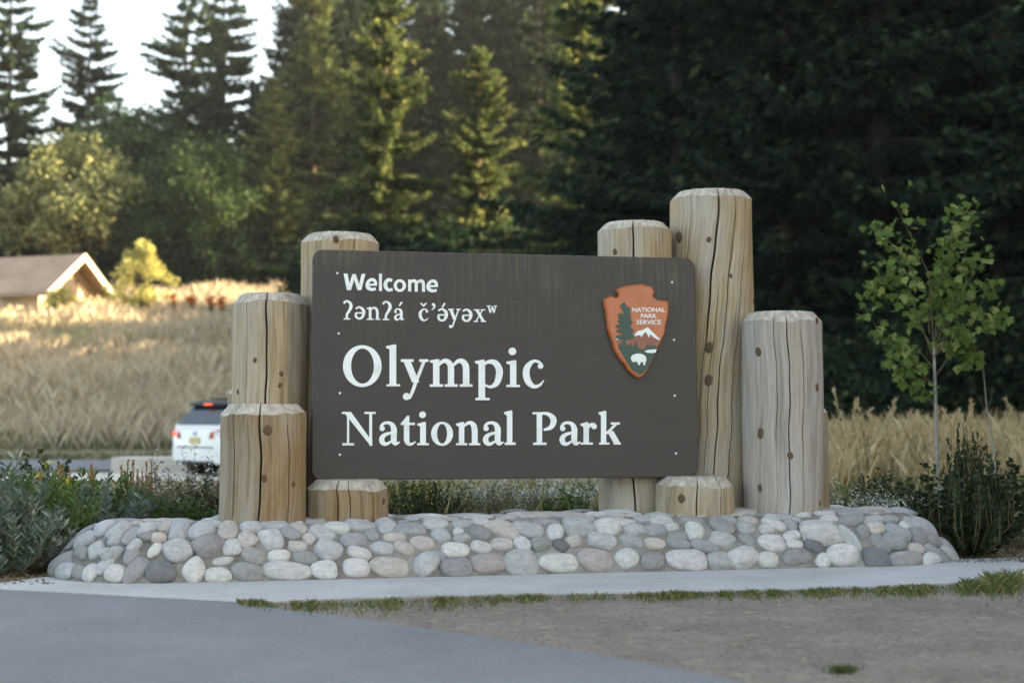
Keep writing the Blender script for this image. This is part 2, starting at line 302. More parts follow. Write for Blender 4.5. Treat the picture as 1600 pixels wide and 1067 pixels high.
# lettering: strokes traced in photo crops
class Glyph:
    n = 0
    def __init__(s, ox, oy, sc): s.o = (ox, oy, sc); s.mb = MB()
    def p(s, x, y): return to_panel(s.o[0] + x / s.o[2], s.o[1] + y / s.o[2])
    def poly(s, pts):
        Glyph.n += 1; s.mb.prism([s.p(*q) for q in pts], .0005, .0035 + (Glyph.n % 9) * .00025)
    def R(s, x0, y0, x1, y1): s.poly([(x0, y0), (x1, y0), (x1, y1), (x0, y1)])
    def P(s, x0, y0, x1, y1, w): s.poly([(x0 - w / 2, y0), (x0 + w / 2, y0), (x1 + w / 2, y1), (x1 - w / 2, y1)])
    def D(s, x, y, r): s.poly([(x + r * math.cos(a), y + r * math.sin(a)) for a in np.linspace(0, 2 * math.pi, 20)[:-1]])
    def S(s, pts):
        pts = np.array(pts, float); q = np.vstack([2 * pts[0] - pts[1], pts, 2 * pts[-1] - pts[-2]]); C = []
        for i in range(1, len(q) - 2):
            for k in range(8):
                u = k / 8; a, b, c, d = q[i - 1], q[i], q[i + 1], q[i + 2]
                C.append(.5 * ((2 * b) + (c - a) * u + (2 * a - 5 * b + 4 * c - d) * u * u + (3 * b - a - 3 * c + d) * u ** 3))
        C.append(pts[-1]); C = np.array(C); L = []; Rr = []
        for i, p in enumerate(C):
            t_ = C[min(i + 1, len(C) - 1)][:2] - C[max(i - 1, 0)][:2]; t_ /= np.linalg.norm(t_) + 1e-9; n = np.array([-t_[1], t_[0]])
            L.append(p[:2] + n * p[2] / 2); Rr.append(p[:2] - n * p[2] / 2)
        Glyph.n += 1; zt = .0035 + (Glyph.n % 9) * .00025; m = len(L)
        A = [s.p(*x) for x in L]; B = [s.p(*x) for x in Rr]
        s.mb.add([(x, y, zt) for x, y in A] + [(x, y, zt) for x, y in B] + [(x, y, .0005) for x, y in A] + [(x, y, .0005) for x, y in B],
                 [(i, i + 1, m + i + 1, m + i) for i in range(m - 1)] + [(i, 2 * m + i, 2 * m + i + 1, i + 1) for i in range(m - 1)] + [(m + i, m + i + 1, 3 * m + i + 1, 3 * m + i) for i in range(m - 1)] + [(0, m, 3 * m, 2 * m), (m - 1, 3 * m - 1, 4 * m - 1, 2 * m - 1)])
    def O(s, cx, cy, rx, ry, ix, iy, icx=None):
        icx = cx if icx is None else icx; N = 44; A = []; B = []
        for k in range(N):
            a = 2 * math.pi * k / N; A.append(s.p(cx + rx * math.cos(a), cy + ry * math.sin(a))); B.append(s.p(icx + ix * math.cos(a), cy + iy * math.sin(a)))
        s.mb.add([(x, y, .004) for x, y in A] + [(x, y, .004) for x, y in B] + [(x, y, .0005) for x, y in A] + [(x, y, .0005) for x, y in B],
                 [(i, (i + 1) % N, N + (i + 1) % N, N + i) for i in range(N)] + [(i, 2 * N + i, 2 * N + (i + 1) % N, (i + 1) % N) for i in range(N)] + [(N + i, N + (i + 1) % N, 3 * N + (i + 1) % N, 3 * N + i) for i in range(N)])
    def done(s, parent): s.mb.build('letter', M['paint'], parent)
def line(): o = bpy.data.objects.new('lettering', None); COL.objects.link(o); o.parent = sign; return o
L1, L2, L3 = (520, 520, 5.333), (740, 520, 5.333), (520, 415, 5.926)
ln = line()
def G_(org): return Glyph(*org)
g = G_(L1); g.O(245, 277, 161, 174, 95, 146, 247); g.done(ln)
g = G_(L1); g.R(472, 125, 528, 435); g.poly([(443, 110), (520, 96), (528, 100), (528, 138), (472, 138), (443, 126)]); g.R(447, 428, 560, 445); g.done(ln)
def gy(g, fx=lambda x, y: (x, y)):
    T = lambda x, y: fx(x, y); k = abs(fx(1, 0)[0] - fx(0, 0)[0])
    for r in ((567, 220, 673, 242), (720, 220, 795, 242)): g.R(*T(r[0], r[1]), *T(r[2], r[3]))
    a = T(617, 236); b = T(690, 412); g.P(*a, *b, 60 * k)
    g.S([(*T(760, 236), 26 * k), (*T(692, 410), 28 * k), (*T(662, 492), 28 * k), (*T(640, 535), 27 * k), (*T(612, 549), 22 * k)]); g.D(*T(613, 530), 30 * k)
g = G_(L1); gy(g); g.done(ln)
g = G_(L1); g.R(835, 245, 888, 432); g.poly([(808, 230), (870, 218), (888, 222), (888, 262), (835, 252), (808, 245)])
for a, b in ((808, 918), (932, 1040), (1057, 1163)): g.R(a, 428, b, 449)
g.S([(878, 272, 20), (915, 238, 32), (950, 236, 40), (979, 268, 50), (984, 310, 52)]); g.R(958, 300, 1010, 432)
g.S([(1002, 272, 20), (1040, 238, 32), (1075, 236, 42), (1104, 268, 52), (1110, 310, 54)]); g.R(1083, 300, 1137, 432); g.done(ln)
g = G_(L2); g.R(40, 250, 95, 548); g.poly([(10, 236), (70, 224), (92, 224), (92, 262), (40, 262), (10, 250)]); g.R(15, 541, 133, 561)
g.S([(84, 266, 18), (125, 241, 30), (178, 250, 48), (211, 300, 56), (212, 355, 56), (190, 420, 46), (140, 450, 24), (88, 432, 16)]); g.done(ln)
g = G_(L2); g.R(303, 258, 355, 436); g.poly([(272, 240), (335, 229), (355, 229), (355, 268), (303, 268), (272, 254)]); g.R(273, 432, 385, 452); g.D(322, 155, 32); g.done(ln)
def gc(g, fx=lambda x, y: (x, y)):
    k = abs(fx(1, 0)[0] - fx(0, 0)[0]); P_ = lambda x, y, w: (*fx(x, y), w * k)
    g.S([P_(570, 268, 20), P_(535, 240, 22), P_(492, 239, 28), P_(448, 285, 50), P_(437, 345, 56), P_(456, 408, 52), P_(500, 446, 34), P_(548, 436, 22), P_(584, 396, 8)]); g.D(*fx(557, 277), 23 * k)
g = G_(L2); gc(g); g.done(ln)
ln = line()
g = G_(L1); g.R(75, 658, 152, 675); g.R(118, 668, 136, 930); g.R(80, 918, 177, 937); g.R(263, 658, 357, 675); g.R(303, 668, 327, 938); g.poly([(90, 660), (152, 660), (328, 905), (328, 940), (314, 940), (108, 682)]); g.done(ln)
def ga(g, fx=lambda x, y: (x, y)):
    k = abs(fx(1, 0)[0] - fx(0, 0)[0]); P_ = lambda x, y, w: (*fx(x, y), w * k)
    g.S([P_(398, 785, 22), P_(420, 757, 24), P_(455, 748, 24), P_(490, 762, 36), P_(508, 800, 48), P_(508, 850, 49), P_(508, 895, 47), P_(522, 922, 32), P_(557, 909, 10)]); g.D(*fx(411, 796), 22 * k)
    g.S([P_(495, 828, 18), P_(432, 850, 32), P_(408, 882, 44), P_(416, 914, 40), P_(446, 925, 28), P_(492, 900, 16)])
g = G_(L1); ga(g); g.done(ln)
g = G_(L1); g.R(592, 745, 637, 900); g.poly([(567, 757), (618, 690), (637, 690), (637, 760)]); g.R(567, 747, 683, 768); g.S([(615, 885, 45), (622, 915, 36), (652, 927, 24), (690, 905, 8)]); g.done(ln)
g = G_(L1); g.R(727, 765, 775, 922); g.poly([(703, 757), (755, 742), (775, 742), (775, 778), (727, 778), (703, 768)]); g.R(703, 918, 800, 935); g.D(747, 682, 28); g.done(ln)
g = G_(L1); g.O(910, 840, 91, 100, 42, 82); g.done(ln)
g = G_(L1); g.R(1050, 770, 1095, 922); g.poly([(1027, 755), (1075, 742), (1093, 742), (1093, 782), (1050, 782), (1027, 768)]); g.R(1027, 918, 1120, 935); g.R(1137, 918, 1228, 935)
g.S([(1087, 782, 16), (1120, 754, 26), (1150, 750, 34), (1175, 775, 46), (1182, 822, 48)]); g.R(1158, 812, 1206, 922); g.done(ln)
g = G_(L2); ga(g, lambda x, y: (x - 308, y)); g.done(ln)
g = G_(L2); g.R(277, 680, 322, 920); g.poly([(253, 660), (310, 645), (322, 648), (322, 690), (277, 690), (253, 672)]); g.R(258, 912, 350, 933); g.done(ln)
g = G_(L2); g.R(525, 668, 570, 922); g.R(490, 660, 562, 678); g.R(495, 913, 607, 933); g.S([(556, 670, 20), (615, 674, 28), (658, 706, 46), (664, 745, 50), (640, 788, 36), (583, 808, 18)]); g.done(ln)
g = G_(L2); ga(g, lambda x, y: (x + 330, y)); g.done(ln)
g = G_(L2); g.R(915, 770, 960, 920); g.poly([(890, 757), (940, 743), (957, 743), (957, 785), (915, 785), (890, 768)]); g.R(890, 913, 992, 930); g.S([(952, 795, 14), (975, 765, 26), (1008, 766, 34)]); g.D(1003, 779, 23); g.done(ln)
g = G_(L2); g.R(1060, 680, 1104, 920); g.poly([(1040, 663), (1092, 648), (1104, 650), (1104, 690), (1060, 690), (1040, 674)]); g.R(1045, 913, 1130, 930); g.P(1188, 758, 1104, 842, 28); g.R(1142, 745, 1218, 763); g.P(1136, 815, 1196, 922, 54); g.R(1165, 913, 1225, 930); g.done(ln)
ln = line()
g = G_(L3)
for a in ((118, 75, 148, 228, 36), (152, 228, 196, 80, 32), (196, 80, 244, 228, 32), (246, 228, 284, 78, 34)): g.P(*a)
g.done(ln)
def ge(g, dx, dy):
    g.S([(398 + dx, 215 + dy, 24), (362 + dx, 222 + dy, 28), (326 + dx, 205 + dy, 34), (320 + dx, 170 + dy, 32), (340 + dx, 138 + dy, 28), (375 + dx, 132 + dy, 28), (394 + dx, 155 + dy, 28), (396 + dx, 184 + dy, 26)]); g.R(325 + dx, 168 + dy, 408 + dx, 187 + dy)
g = G_(L3); ge(g, 0, 0); g.done(ln)
g = G_(L3); g.R(427, 75, 455, 235); g.done(ln)
g = G_(L3); g.S([(550, 140, 26), (515, 132, 30), (490, 158, 34), (489, 198, 34), (515, 226, 30), (553, 221, 26)]); g.done(ln)
g = G_(L3); g.O(620, 186, 57, 58, 27, 34); g.done(ln)
g = G_(L3); g.R(697, 130, 725, 240); g.S([(718, 158, 20), (742, 142, 28), (766, 148, 28), (772, 180, 28)]); g.R(758, 172, 786, 242); g.S([(782, 160, 20), (806, 143, 28), (832, 150, 28), (839, 182, 28)]); g.R(825, 175, 853, 243); g.done(ln)
g = G_(L3); ge(g, 563, 13); g.done(ln)
ln = line()
def gq(g, dx, dy):
    g.S([(103 + dx, 340 + dy, 14), (130 + dx, 328 + dy, 18), (162 + dx, 350 + dy, 26), (167 + dx, 385 + dy, 30), (148 + dx, 425 + dy, 24), (131 + dx, 452 + dy, 22), (129 + dx, 490 + dy, 22)]); g.R(100 + dx, 488 + dy, 160 + dx, 500 + dy); g.D(108 + dx, 343 + dy, 12)
def gs(g, dx, dy):
    g.S([(212 + dx, 400 + dy, 18), (245 + dx, 385 + dy, 17), (280 + dx, 410 + dy, 27), (285 + dx, 447 + dy, 29), (268 + dx, 482 + dy, 22), (240 + dx, 491 + dy, 18), (215 + dx, 472 + dy, 22), (213 + dx, 438 + dy, 18)]); g.R(212 + dx, 432 + dy, 285 + dx, 445 + dy)
g = G_(L3); gq(g, 0, 0); g.done(ln)
g = G_(L3); gs(g, 0, 0); g.done(ln)
g = G_(L3); g.R(333, 395, 357, 497); g.poly([(313, 392), (345, 383), (357, 383), (357, 408), (333, 408), (313, 400)]); g.R(313, 492, 378, 503); g.R(395, 492, 440, 503); g.S([(352, 410, 10), (378, 391, 18), (403, 402, 24), (412, 432, 24)]); g.R(400, 425, 424, 497); g.done(ln)
g = G_(L3); gq(g, 362, 6); g.done(ln)
g = G_(L3); ga(g, lambda x, y: ((x - 383) * .545 + 565, (y - 740) * .565 + 397)); g.poly([(608, 372), (630, 335), (648, 341), (622, 376)]); g.done(ln)
g = G_(L3); gc(g, lambda x, y: ((x - 408) * .52 + 793, (y - 228) * .49 + 400)); g.poly([(806, 347), (818, 343), (840, 362), (860, 343), (871, 348), (846, 380), (834, 380)]); g.done(ln)
g = G_(L3); g.D(930, 361, 14); g.S([(940, 362, 18), (938, 388, 16), (914, 414, 5)]); g.done(ln)
g = G_(L3); gs(g, 765, 18); g.poly([(1006, 386), (1027, 346), (1045, 351), (1020, 390)]); g.done(ln)
g = G_(L3); gy(g, lambda x, y: ((x - 567) * .5 + 1067, (y - 220) * .53 + 400)); g.done(ln)
g = G_(L3); gs(g, 992, 22); g.done(ln)
g = G_(L3); g.P(1330, 408, 1395, 518, 28); g.P(1388, 408, 1324, 518, 13)
for a in ((1303, 405, 1358, 415), (1368, 405, 1412, 415), (1303, 512, 1345, 522), (1370, 512, 1418, 522)): g.R(*a)
g.done(ln)
g = G_(L3)
for a in ((1442, 375, 1458, 438, 16), (1459, 438, 1476, 378, 9), (1475, 378, 1492, 438, 16), (1493, 438, 1508, 375, 9)): g.P(*a)
g.R(1425, 370, 1462, 379); g.R(1490, 370, 1520, 379); g.done(ln)
# screws
for px, py in ((527, 427), (529, 521), (531, 614), (531, 710), (1050, 441), (1053, 531), (1054, 618), (1056, 708)):
    x, y = to_panel(px, py); mb = MB(); mb.prism([(x + .0075 * math.cos(a), y + .0075 * math.sin(a)) for a in np.linspace(0, 6.283, 13)[:-1]], 0, .003); mb.build('screw', M['screw'], sign)
# emblem
EO = (920, 430, 5.928)
ep = lambda x, y: to_panel(EO[0] + x / EO[2], EO[1] + y / EO[2])
outl = [(128, 235), (140, 215), (200, 195), (225, 205), (248, 218), (262, 200), (262, 180), (245, 150), (258, 128), (300, 110), (400, 92), (490, 85), (520, 100), (570, 110), (585, 130), (602, 150), (598, 170), (580, 185), (590, 205), (615, 225), (625, 235), (700, 238), (728, 255), (730, 345), (715, 420), (695, 500), (700, 520), (690, 560), (650, 640), (600, 740), (570, 820), (530, 880), (510, 920), (470, 955), (430, 950), (390, 920), (350, 880), (330, 840), (290, 800), (255, 740), (225, 690), (205, 620), (185, 560), (165, 490), (160, 440), (150, 380), (145, 330), (130, 270)]
O2 = []
for i, (a, b) in enumerate(zip(outl, outl[1:] + outl[:1])):
    a = np.array(a, float); b = np.array(b, float); n = max(1, int(np.linalg.norm(b - a) / 22))
    for k in range(n):
        p = a + (b - a) * k / n
        if i > 22: p = p + rng.normal(0, 2.2, 2)
        O2.append(p)
O2 = np.array(O2); N = len(O2)
nrm = np.roll(O2, -1, 0) - np.roll(O2, 1, 0); nrm = np.stack([nrm[:, 1], -nrm[:, 0]], 1); nrm /= np.linalg.norm(nrm, axis=1)[:, None] + 1e-9
def inset(d): q = O2 - nrm * d; return q + (np.roll(q, 1, 0) + np.roll(q, -1, 0) - 2 * q) * .25
if np.linalg.norm(inset(10) - [430, 500], axis=1).mean() > np.linalg.norm(O2 - [430, 500], axis=1).mean(): nrm = -nrm
mb = MB(); rings = [(O2, 0.), (O2, .022), (inset(9), .032)]
V = [(*ep(*p), z) for R_, z in rings for p in R_]
mb.add(V, [(j * N + i, j * N + (i + 1) % N, (j + 1) * N + (i + 1) % N, (j + 1) * N + i) for j in range(2) for i in range(N)])
tri = geometry.tessellate_polygon([[Vector((*ep(*p), 0)) for p in inset(9)]]); mb.f += [tuple(2 * N + i for i in t_) for t_ in tri]
emb = mb.build('arrowhead_emblem', M['orange'], sign); emb['label'] = 'orange arrowhead plaque with tree, mountain and bison'
def layer(name, polys, z, mat, h=.0025):
    mb = MB()
    for i, pl in enumerate(polys): mb.prism([ep(*p) for p in pl], z - .002, z + h + .0002 * (i % 6))
    return mb.build(name, mat, emb)
layer('face', [[tuple(p) for p in inset(20)]], .032, M['salmon'], .002)
layer('mountain', [[(236, 600), (300, 592), (400, 560), (470, 520), (530, 488), (600, 550), (648, 602), (612, 668), (590, 700), (300, 700), (262, 662)]], .0355, M['embrown'], .001)
layer('snow', [[(395, 572), (440, 520), (480, 515), (530, 487), (570, 525), (610, 565), (650, 603), (620, 600), (575, 572), (555, 548), (545, 585), (530, 556), (510, 530), (485, 555), (470, 582), (463, 560), (430, 564)], [(325, 562), (350, 552), (358, 565), (335, 574)], [(238, 592), (268, 590), (268, 601), (238, 602)]], .0375, M['paint'], .001)
layer('meadow', [[(258, 668), (283, 625), (295, 662), (330, 665), (345, 645), (360, 662), (375, 622), (390, 668), (405, 665), (418, 608), (438, 665), (445, 680), (480, 690), (510, 685), (530, 638), (545, 668), (560, 643), (575, 668), (590, 645), (607, 668), (620, 672), (592, 740), (560, 812), (530, 858), (490, 908), (455, 922), (420, 905), (380, 868), (345, 815), (300, 740)]], .0385, M['emgreen'], .001)
tr = [[(296, 690), (303, 600), (300, 480), (306, 300), (318, 262), (324, 300), (328, 480), (325, 600), (330, 690)]]
for cx, cy, rx, ry in ((308, 295, 30, 30), (345, 338, 26, 36), (285, 385, 30, 24), (350, 385, 26, 25), (300, 430, 42, 24), (358, 437, 32, 22), (280, 476, 42, 20), (345, 470, 26, 20), (365, 516, 32, 30), (287, 520, 42, 18), (358, 562, 44, 40), (285, 577, 48, 20)):
    tr.append([(cx + rx * (1 + .28 * math.sin(5 * a + cx)) * math.cos(a), cy + ry * (1 + .28 * math.cos(4 * a + cy)) * math.sin(a)) for a in np.linspace(0, 6.283, 22)[:-1]])
layer('tree', tr, .0400, M['emgreen'], .001)
layer('bison', [[(372, 770), (385, 745), (410, 735), (440, 728), (480, 735), (510, 755), (517, 790), (508, 810), (505, 835), (492, 838), (488, 810), (465, 806), (455, 835), (440, 835), (436, 812), (415, 800), (402, 812), (386, 802), (376, 785)]], .0405, M['paint'], .001)
layer('lake', [[(498, 710), (530, 695), (612, 690), (602, 720), (560, 725), (520, 720)]], .0405, M['paint'], .001)
for txt, x0, x1, y0, y1 in (('NATIONAL', 390, 692, 305, 346), ('PARK', 468, 615, 362, 402), ('SERVICE', 428, 656, 419, 461)):
    cu = bpy.data.curves.new('t', 'FONT'); cu.body = txt; cu.size = 1; cu.extrude = .02; cu.offset = .012; to = bpy.data.objects.new('t', cu); COL.objects.link(to)
    bpy.context.view_layer.update(); me = bpy.data.meshes.new_from_object(to.evaluated_get(bpy.context.evaluated_depsgraph_get())); bpy.data.objects.remove(to)
    co = np.zeros(len(me.vertices) * 3); me.vertices.foreach_get('co', co); co = co.reshape(-1, 3); mn = co.min(0); mx = co.max(0); nn = []
    for x, y, z in co:
        q = ep(x0 + (x - mn[0]) / (mx[0] - mn[0]) * (x1 - x0), y1 - (y - mn[1]) / (mx[1] - mn[1]) * (y1 - y0)); nn.append((q[0], q[1], .033 + (z - mn[2]) / (mx[2] - mn[2]) * .003))
    me.vertices.foreach_set('co', np.array(nn).reshape(-1)); me.update(); me.materials.clear(); link('lettering', me, M['paint'], emb)
# ------------------------------------------------------------------ stone plinth
MC = np.array([math.cos(YAW), math.sin(YAW)]); MV = np.array([-math.sin(YAW), math.cos(YAW)])
pl_, pr_ = on_z(229, 915)[:2], on_z(1442, 887)[:2]
vF = float((pl_ @ MV + pr_ @ MV) / 2); uL = float(on_z(72, 903)[:2] @ MC) - .02; uR = float(on_z(1507, 879)[:2] @ MC) + .13
HA, HB, RC, MH, RUN = (uR - uL) / 2, .80, .74, .32, .37
mc = MC * (uL + uR) / 2 + MV * (vF + HB)
def sdist(u, v):
    qx = np.abs(u) - (HA - RC); qy = np.abs(v) - (HB - RC)
    return -(np.hypot(np.maximum(qx, 0), np.maximum(qy, 0)) + np.minimum(np.maximum(qx, qy), 0) - RC)
def back(v): return 1 - .2 * smooth(-.25, HB, v)
def mound(x, y):
    dx = np.asarray(x, float) - mc[0]; dy = np.asarray(y, float) - mc[1]
    s = np.clip(sdist(dx * MC[0] + dy * MC[1], dx * MV[0] + dy * MV[1]) / RUN, 0, 1); return MH * (1 - (1 - s) ** 1.8) * back(dx * MV[0] + dy * MV[1])
plinth = empty('stone_plinth', (mc[0], mc[1], 0)); tag(plinth, 'low mortared river cobble plinth under the log posts and sign', 'plinth')
V = []; F = []; NA = 120; prof = list(np.linspace(0, 1, 12))
def plan(k, ins):
    a = 2 * math.pi * k / NA; d = np.array([math.cos(a), math.sin(a)]); lo, hi = 0., 6.
    for _ in range(30):
        m_ = (lo + hi) / 2
        if sdist(d[0] * m_, d[1] * m_) > ins: lo = m_
        else: hi = m_
    return d * lo
rings_ = [(0, -.05)] + [(RUN * s, MH * (1 - (1 - s) ** 1.8)) for s in prof]
for ins, z in rings_:
    for k in range(NA):
        q = plan(k, ins); p = MC * q[0] + MV * q[1]; j = .006 * math.sin(k * 3.7 + z * 40) if z > 0 else 0; V.append((p[0] * (1 + j * .3), p[1] * (1 + j * .3), z * float(back(q[1])) + j))
for j in range(len(rings_) - 1):
    for k in range(NA): F.append((j * NA + k, j * NA + (k + 1) % NA, (j + 1) * NA + (k + 1) % NA, (j + 1) * NA + k))
V.append((0, 0, MH * float(back(0.)))); F += [((len(rings_) - 1) * NA + k, (len(rings_) - 1) * NA + (k + 1) % NA, len(V) - 1) for k in range(NA)]
link('mortar', pymesh('mortar', V, F, True), M['mortar'], plinth)
# cobble meshes
def cobble_mesh(seed):
    r_ = np.random.default_rng(seed); bm = bmesh.new(); bmesh.ops.create_icosphere(bm, subdivisions=3, radius=1)
    ph = r_.random((5, 3)) * 6.28; fr = r_.normal(0, 1.7, (5, 3)); e = r_.uniform(.72, .95)
    for v in bm.verts:
        p = np.array(v.co); s = 1 + sum(.062 * math.sin(fr[i] @ p + ph[i][0]) for i in range(5))
        p = np.sign(p) * np.abs(p) ** e; v.co = Vector(p * s)
    me = bpy.data.meshes.new('cobble'); bm.to_mesh(me); bm.free(); me.polygons.foreach_set('use_smooth', [True] * len(me.polygons)); me.materials.append(M['cobble']); return me
CM = [cobble_mesh(i) for i in range(14)]
PALC = {'W': (.60, .595, .57), 'L': (.46, .47, .47), 'G': (.325, .325, .315), 'D': (.18, .188, .19), 'B': (.35, .365, .365), 'T': (.52, .475, .43), 'P': (.43, .375, .36), 'N': (.36, .33, .30)}
placed = []
def cobble(c, n, a, b, th, colr):
    n = n / np.linalg.norm(n); a = a * 1.04 - n * (a @ n); b = b * 1.04; la = np.linalg.norm(a); a1 = a / la; b1 = np.cross(n, a1); lb = abs(b @ b1)
    R_ = Matrix((Vector(a1), Vector(b1), Vector(n))).transposed().to_4x4()
    o = link('cobble', CM[random.randrange(len(CM))], None, plinth)
    p = np.asarray(c) - n * th * .08 - np.array([mc[0], mc[1], 0]); o.matrix_basis = Matrix.Translation(Vector(p)) @ R_ @ Matrix.Diagonal((la, lb, th, 1))
    k = random.uniform(.9, 1.1); o.color = (*[min(1, x * k * random.uniform(.98, 1.02)) for x in colr], 1); placed.append((np.asarray(c, float), la, lb, a1, b1))
def mnormal(x, y):
    e = .02; gx = (mound(x + e, y) - mound(x - e, y)) / (2 * e); gy_ = (mound(x, y + e) - mound(x, y - e)) / (2 * e); n = np.array([-gx, -gy_, 1.]); return n / np.linalg.norm(n)
def hit(px, py):
    d = ray(px, py)
    for k in np.arange(7.2, 12, .01):
        p = CC + d * k
        if p[2] <= mound(p[0], p[1]) and p[2] > -.02 and mound(p[0], p[1]) > 0: return p
    return None
ST = {(60, 770): '325,180,110,45,35,L 410,190,130,45,30,L 120,350,170,52,45,G 240,238,140,42,35,L 140,390,105,70,30,L 222,303,72,40,40,G 290,290,112,52,38,L 392,225,90,50,40,L 335,298,62,40,30,L 202,400,72,60,50,G 265,402,100,66,45,W 330,365,120,48,45,L 370,310,100,48,40,B 470,215,110,48,35,B 385,402,110,82,15,W 462,318,95,68,50,G 480,262,90,42,35,L 490,385,160,85,38,G 548,215,85,42,10,G 560,178,110,45,20,L 582,285,90,48,45,W 605,222,82,46,10,T 705,192,105,80,40,L 640,172,80,40,15,T 695,287,147,107,8,L 612,395,166,102,5,D 780,387,150,102,45,W 815,200,120,76,15,L 848,268,138,98,12,G 928,345,105,44,8,W 898,412,142,76,3,W 950,195,92,82,0,T 970,278,88,76,5,W 1047,238,96,70,-8,T 1048,402,152,98,-8,G 1075,315,125,76,-15,G 1062,178,105,46,0,L 1150,158,190,45,-3,L 1163,233,128,104,-35,W 1262,208,100,54,-12,B 1300,180,95,42,-10,T 1207,317,122,64,5,W 1258,395,226,88,-4,W 1355,232,72,50,-20,T 1298,273,96,52,-5,T 1338,328,116,64,-8,G 1420,205,146,68,-15,L 1452,290,136,96,-18,L 1432,387,125,88,5,W 1500,175,120,48,-8,W 1390,152,120,30,0,G 860,158,120,30,0,L',
 (540, 770): '75,168,150,45,-5,L 200,165,115,60,-10,L 330,186,156,58,-5,B 455,158,120,44,0,W 590,158,120,40,0,L 680,150,80,28,0,W 45,243,130,72,0,B 130,215,75,54,-20,B 240,225,116,46,0,T 385,258,116,70,-5,T 475,217,106,72,-15,L 562,193,55,38,10,W 585,226,80,52,10,L 677,206,116,60,-15,G 780,190,172,70,-18,T 915,188,155,64,-10,L 188,280,106,66,-15,L 287,280,100,62,-20,T 65,305,112,60,-15,W 468,317,76,50,-15,B 557,290,132,72,-3,W 680,275,116,64,-12,W 785,258,108,62,-8,T 885,258,98,66,-30,W 972,258,84,64,0,G 1078,267,96,62,-18,D 1142,243,76,56,0,T 1050,198,90,70,-12,W 1165,175,146,74,-5,L 1312,177,136,78,-8,W 1445,190,98,54,-5,L 1550,190,112,58,-5,B 1285,245,150,68,-12,L 1435,248,120,72,-10,B 1552,257,100,54,-8,T 52,382,122,94,-5,W 222,370,196,98,-5,T 397,356,132,116,0,L 557,376,150,96,3,G 715,360,162,100,0,N 880,352,176,140,-10,L 1070,348,200,92,-2,W 1250,336,176,106,-12,P 1406,334,118,100,-15,W 1540,344,136,90,-3,G 1370,148,190,34,-3,W 900,147,120,26,0,G 1010,150,150,30,0,G 800,132,100,22,0,L 1200,134,110,26,0,L 1500,134,130,30,0,L 330,134,80,24,0,L',
 (1020, 770): '172,338,196,98,-3,W 45,142,110,36,-3,W 95,172,85,46,-5,W 200,190,95,82,-30,W 132,217,98,44,-10,G 127,252,128,50,-10,B 258,267,152,58,-15,B 195,145,120,36,-8,G 345,172,136,62,-25,G 370,137,110,34,-3,B 342,238,156,70,-15,L 468,183,96,56,-15,L 475,143,95,36,-10,T 470,243,100,50,-40,G 335,344,118,82,-5,L 448,324,132,98,10,W 600,160,116,44,-18,W 570,187,80,46,-8,W 690,162,86,44,-20,B 595,250,142,78,-10,W 698,213,86,44,0,W 712,260,82,44,-12,W 580,336,114,80,-10,W 722,328,144,78,-2,G 805,272,96,56,-22,D 838,205,186,102,-8,W 845,336,76,66,-25,W 980,230,150,60,-45,L 955,313,156,110,-15,W 1048,193,76,66,-20,G 1000,138,120,52,0,G 1120,178,90,56,-12,T 1135,260,115,66,-35,G 1115,328,146,102,-20,D 1255,168,56,40,-25,W 1230,200,140,58,-30,B 1205,247,130,82,-25,B 1313,280,80,54,-20,T 1270,336,158,88,-5,G 1325,222,100,45,-45,G 1395,240,110,46,-35,G 1292,160,120,42,-40,L 1355,182,140,50,-35,L 1392,336,86,60,-15,W 1425,315,150,42,-38,B 1490,312,140,50,-40,L 1478,262,120,42,-40,L 880,137,90,32,0,W 1100,135,120,32,0,L 1190,134,90,30,-5,B 690,130,110,32,-5,L 740,112,80,24,0,W 850,110,110,26,0,W 990,112,120,24,0,B 600,126,100,28,-3,L'}
for (ox, oy), s in ST.items():
    for it in s.split():
        a = it.split(','); cx, cy, ww, hh, an = map(float, a[:5]); px, py = ox + cx / 3.2, oy + cy / 3.2
        P = None
        for dy in (0, 3, 6, 9, 12):
            P = hit(px, py + dy)
            if P is not None: break
        if P is None: continue
        n = mnormal(P[0], P[1]); d = ray(px, py); dist = (P - CC) @ CF; dn = d / np.linalg.norm(d)
        ca, sa = math.cos(math.radians(an)), math.sin(math.radians(an)); Rv = np.array([1., 0, 0])
        ia = (Rv * ca + CU * sa) * ww / 6.4 * dist / FPX; ib = (-Rv * sa + CU * ca) * hh / 6.4 * dist / FPX
        cosv = max(.36, abs(dn @ n))
        pa = ia - dn * (ia @ n) / (dn @ n if abs(dn @ n) > .36 else -.36); pb = ib - dn * (ib @ n) / (dn @ n if abs(dn @ n) > .36 else -.36)
        e1 = np.cross(n, [0, 1., .2]); e1 /= np.linalg.norm(e1); e2 = np.cross(n, e1)
        U_, S_, _ = np.linalg.svd(np.array([[pa @ e1, pb @ e1], [pa @ e2, pb @ e2]]))
        S_ = np.minimum(S_, .17); A = (e1 * U_[0, 0] + e2 * U_[1, 0]) * S_[0]; B = (e1 * U_[0, 1] + e2 * U_[1, 1]) * S_[1]
        cobble(P, n, A, B, float(np.clip(.58 * S_.min() + .01, .02, .07 if py > 822 else .035)), PALC[a[5]])
def free(p, r):
    for q, la, lb, a1, b1 in placed:
        d = p - q
        if abs(d[0]) > .35 or abs(d[1]) > .35: continue
        if math.hypot((d @ a1) / (la + r), (d @ b1) / (lb + r)) < 1.0: return False
    return True
nfill = 0
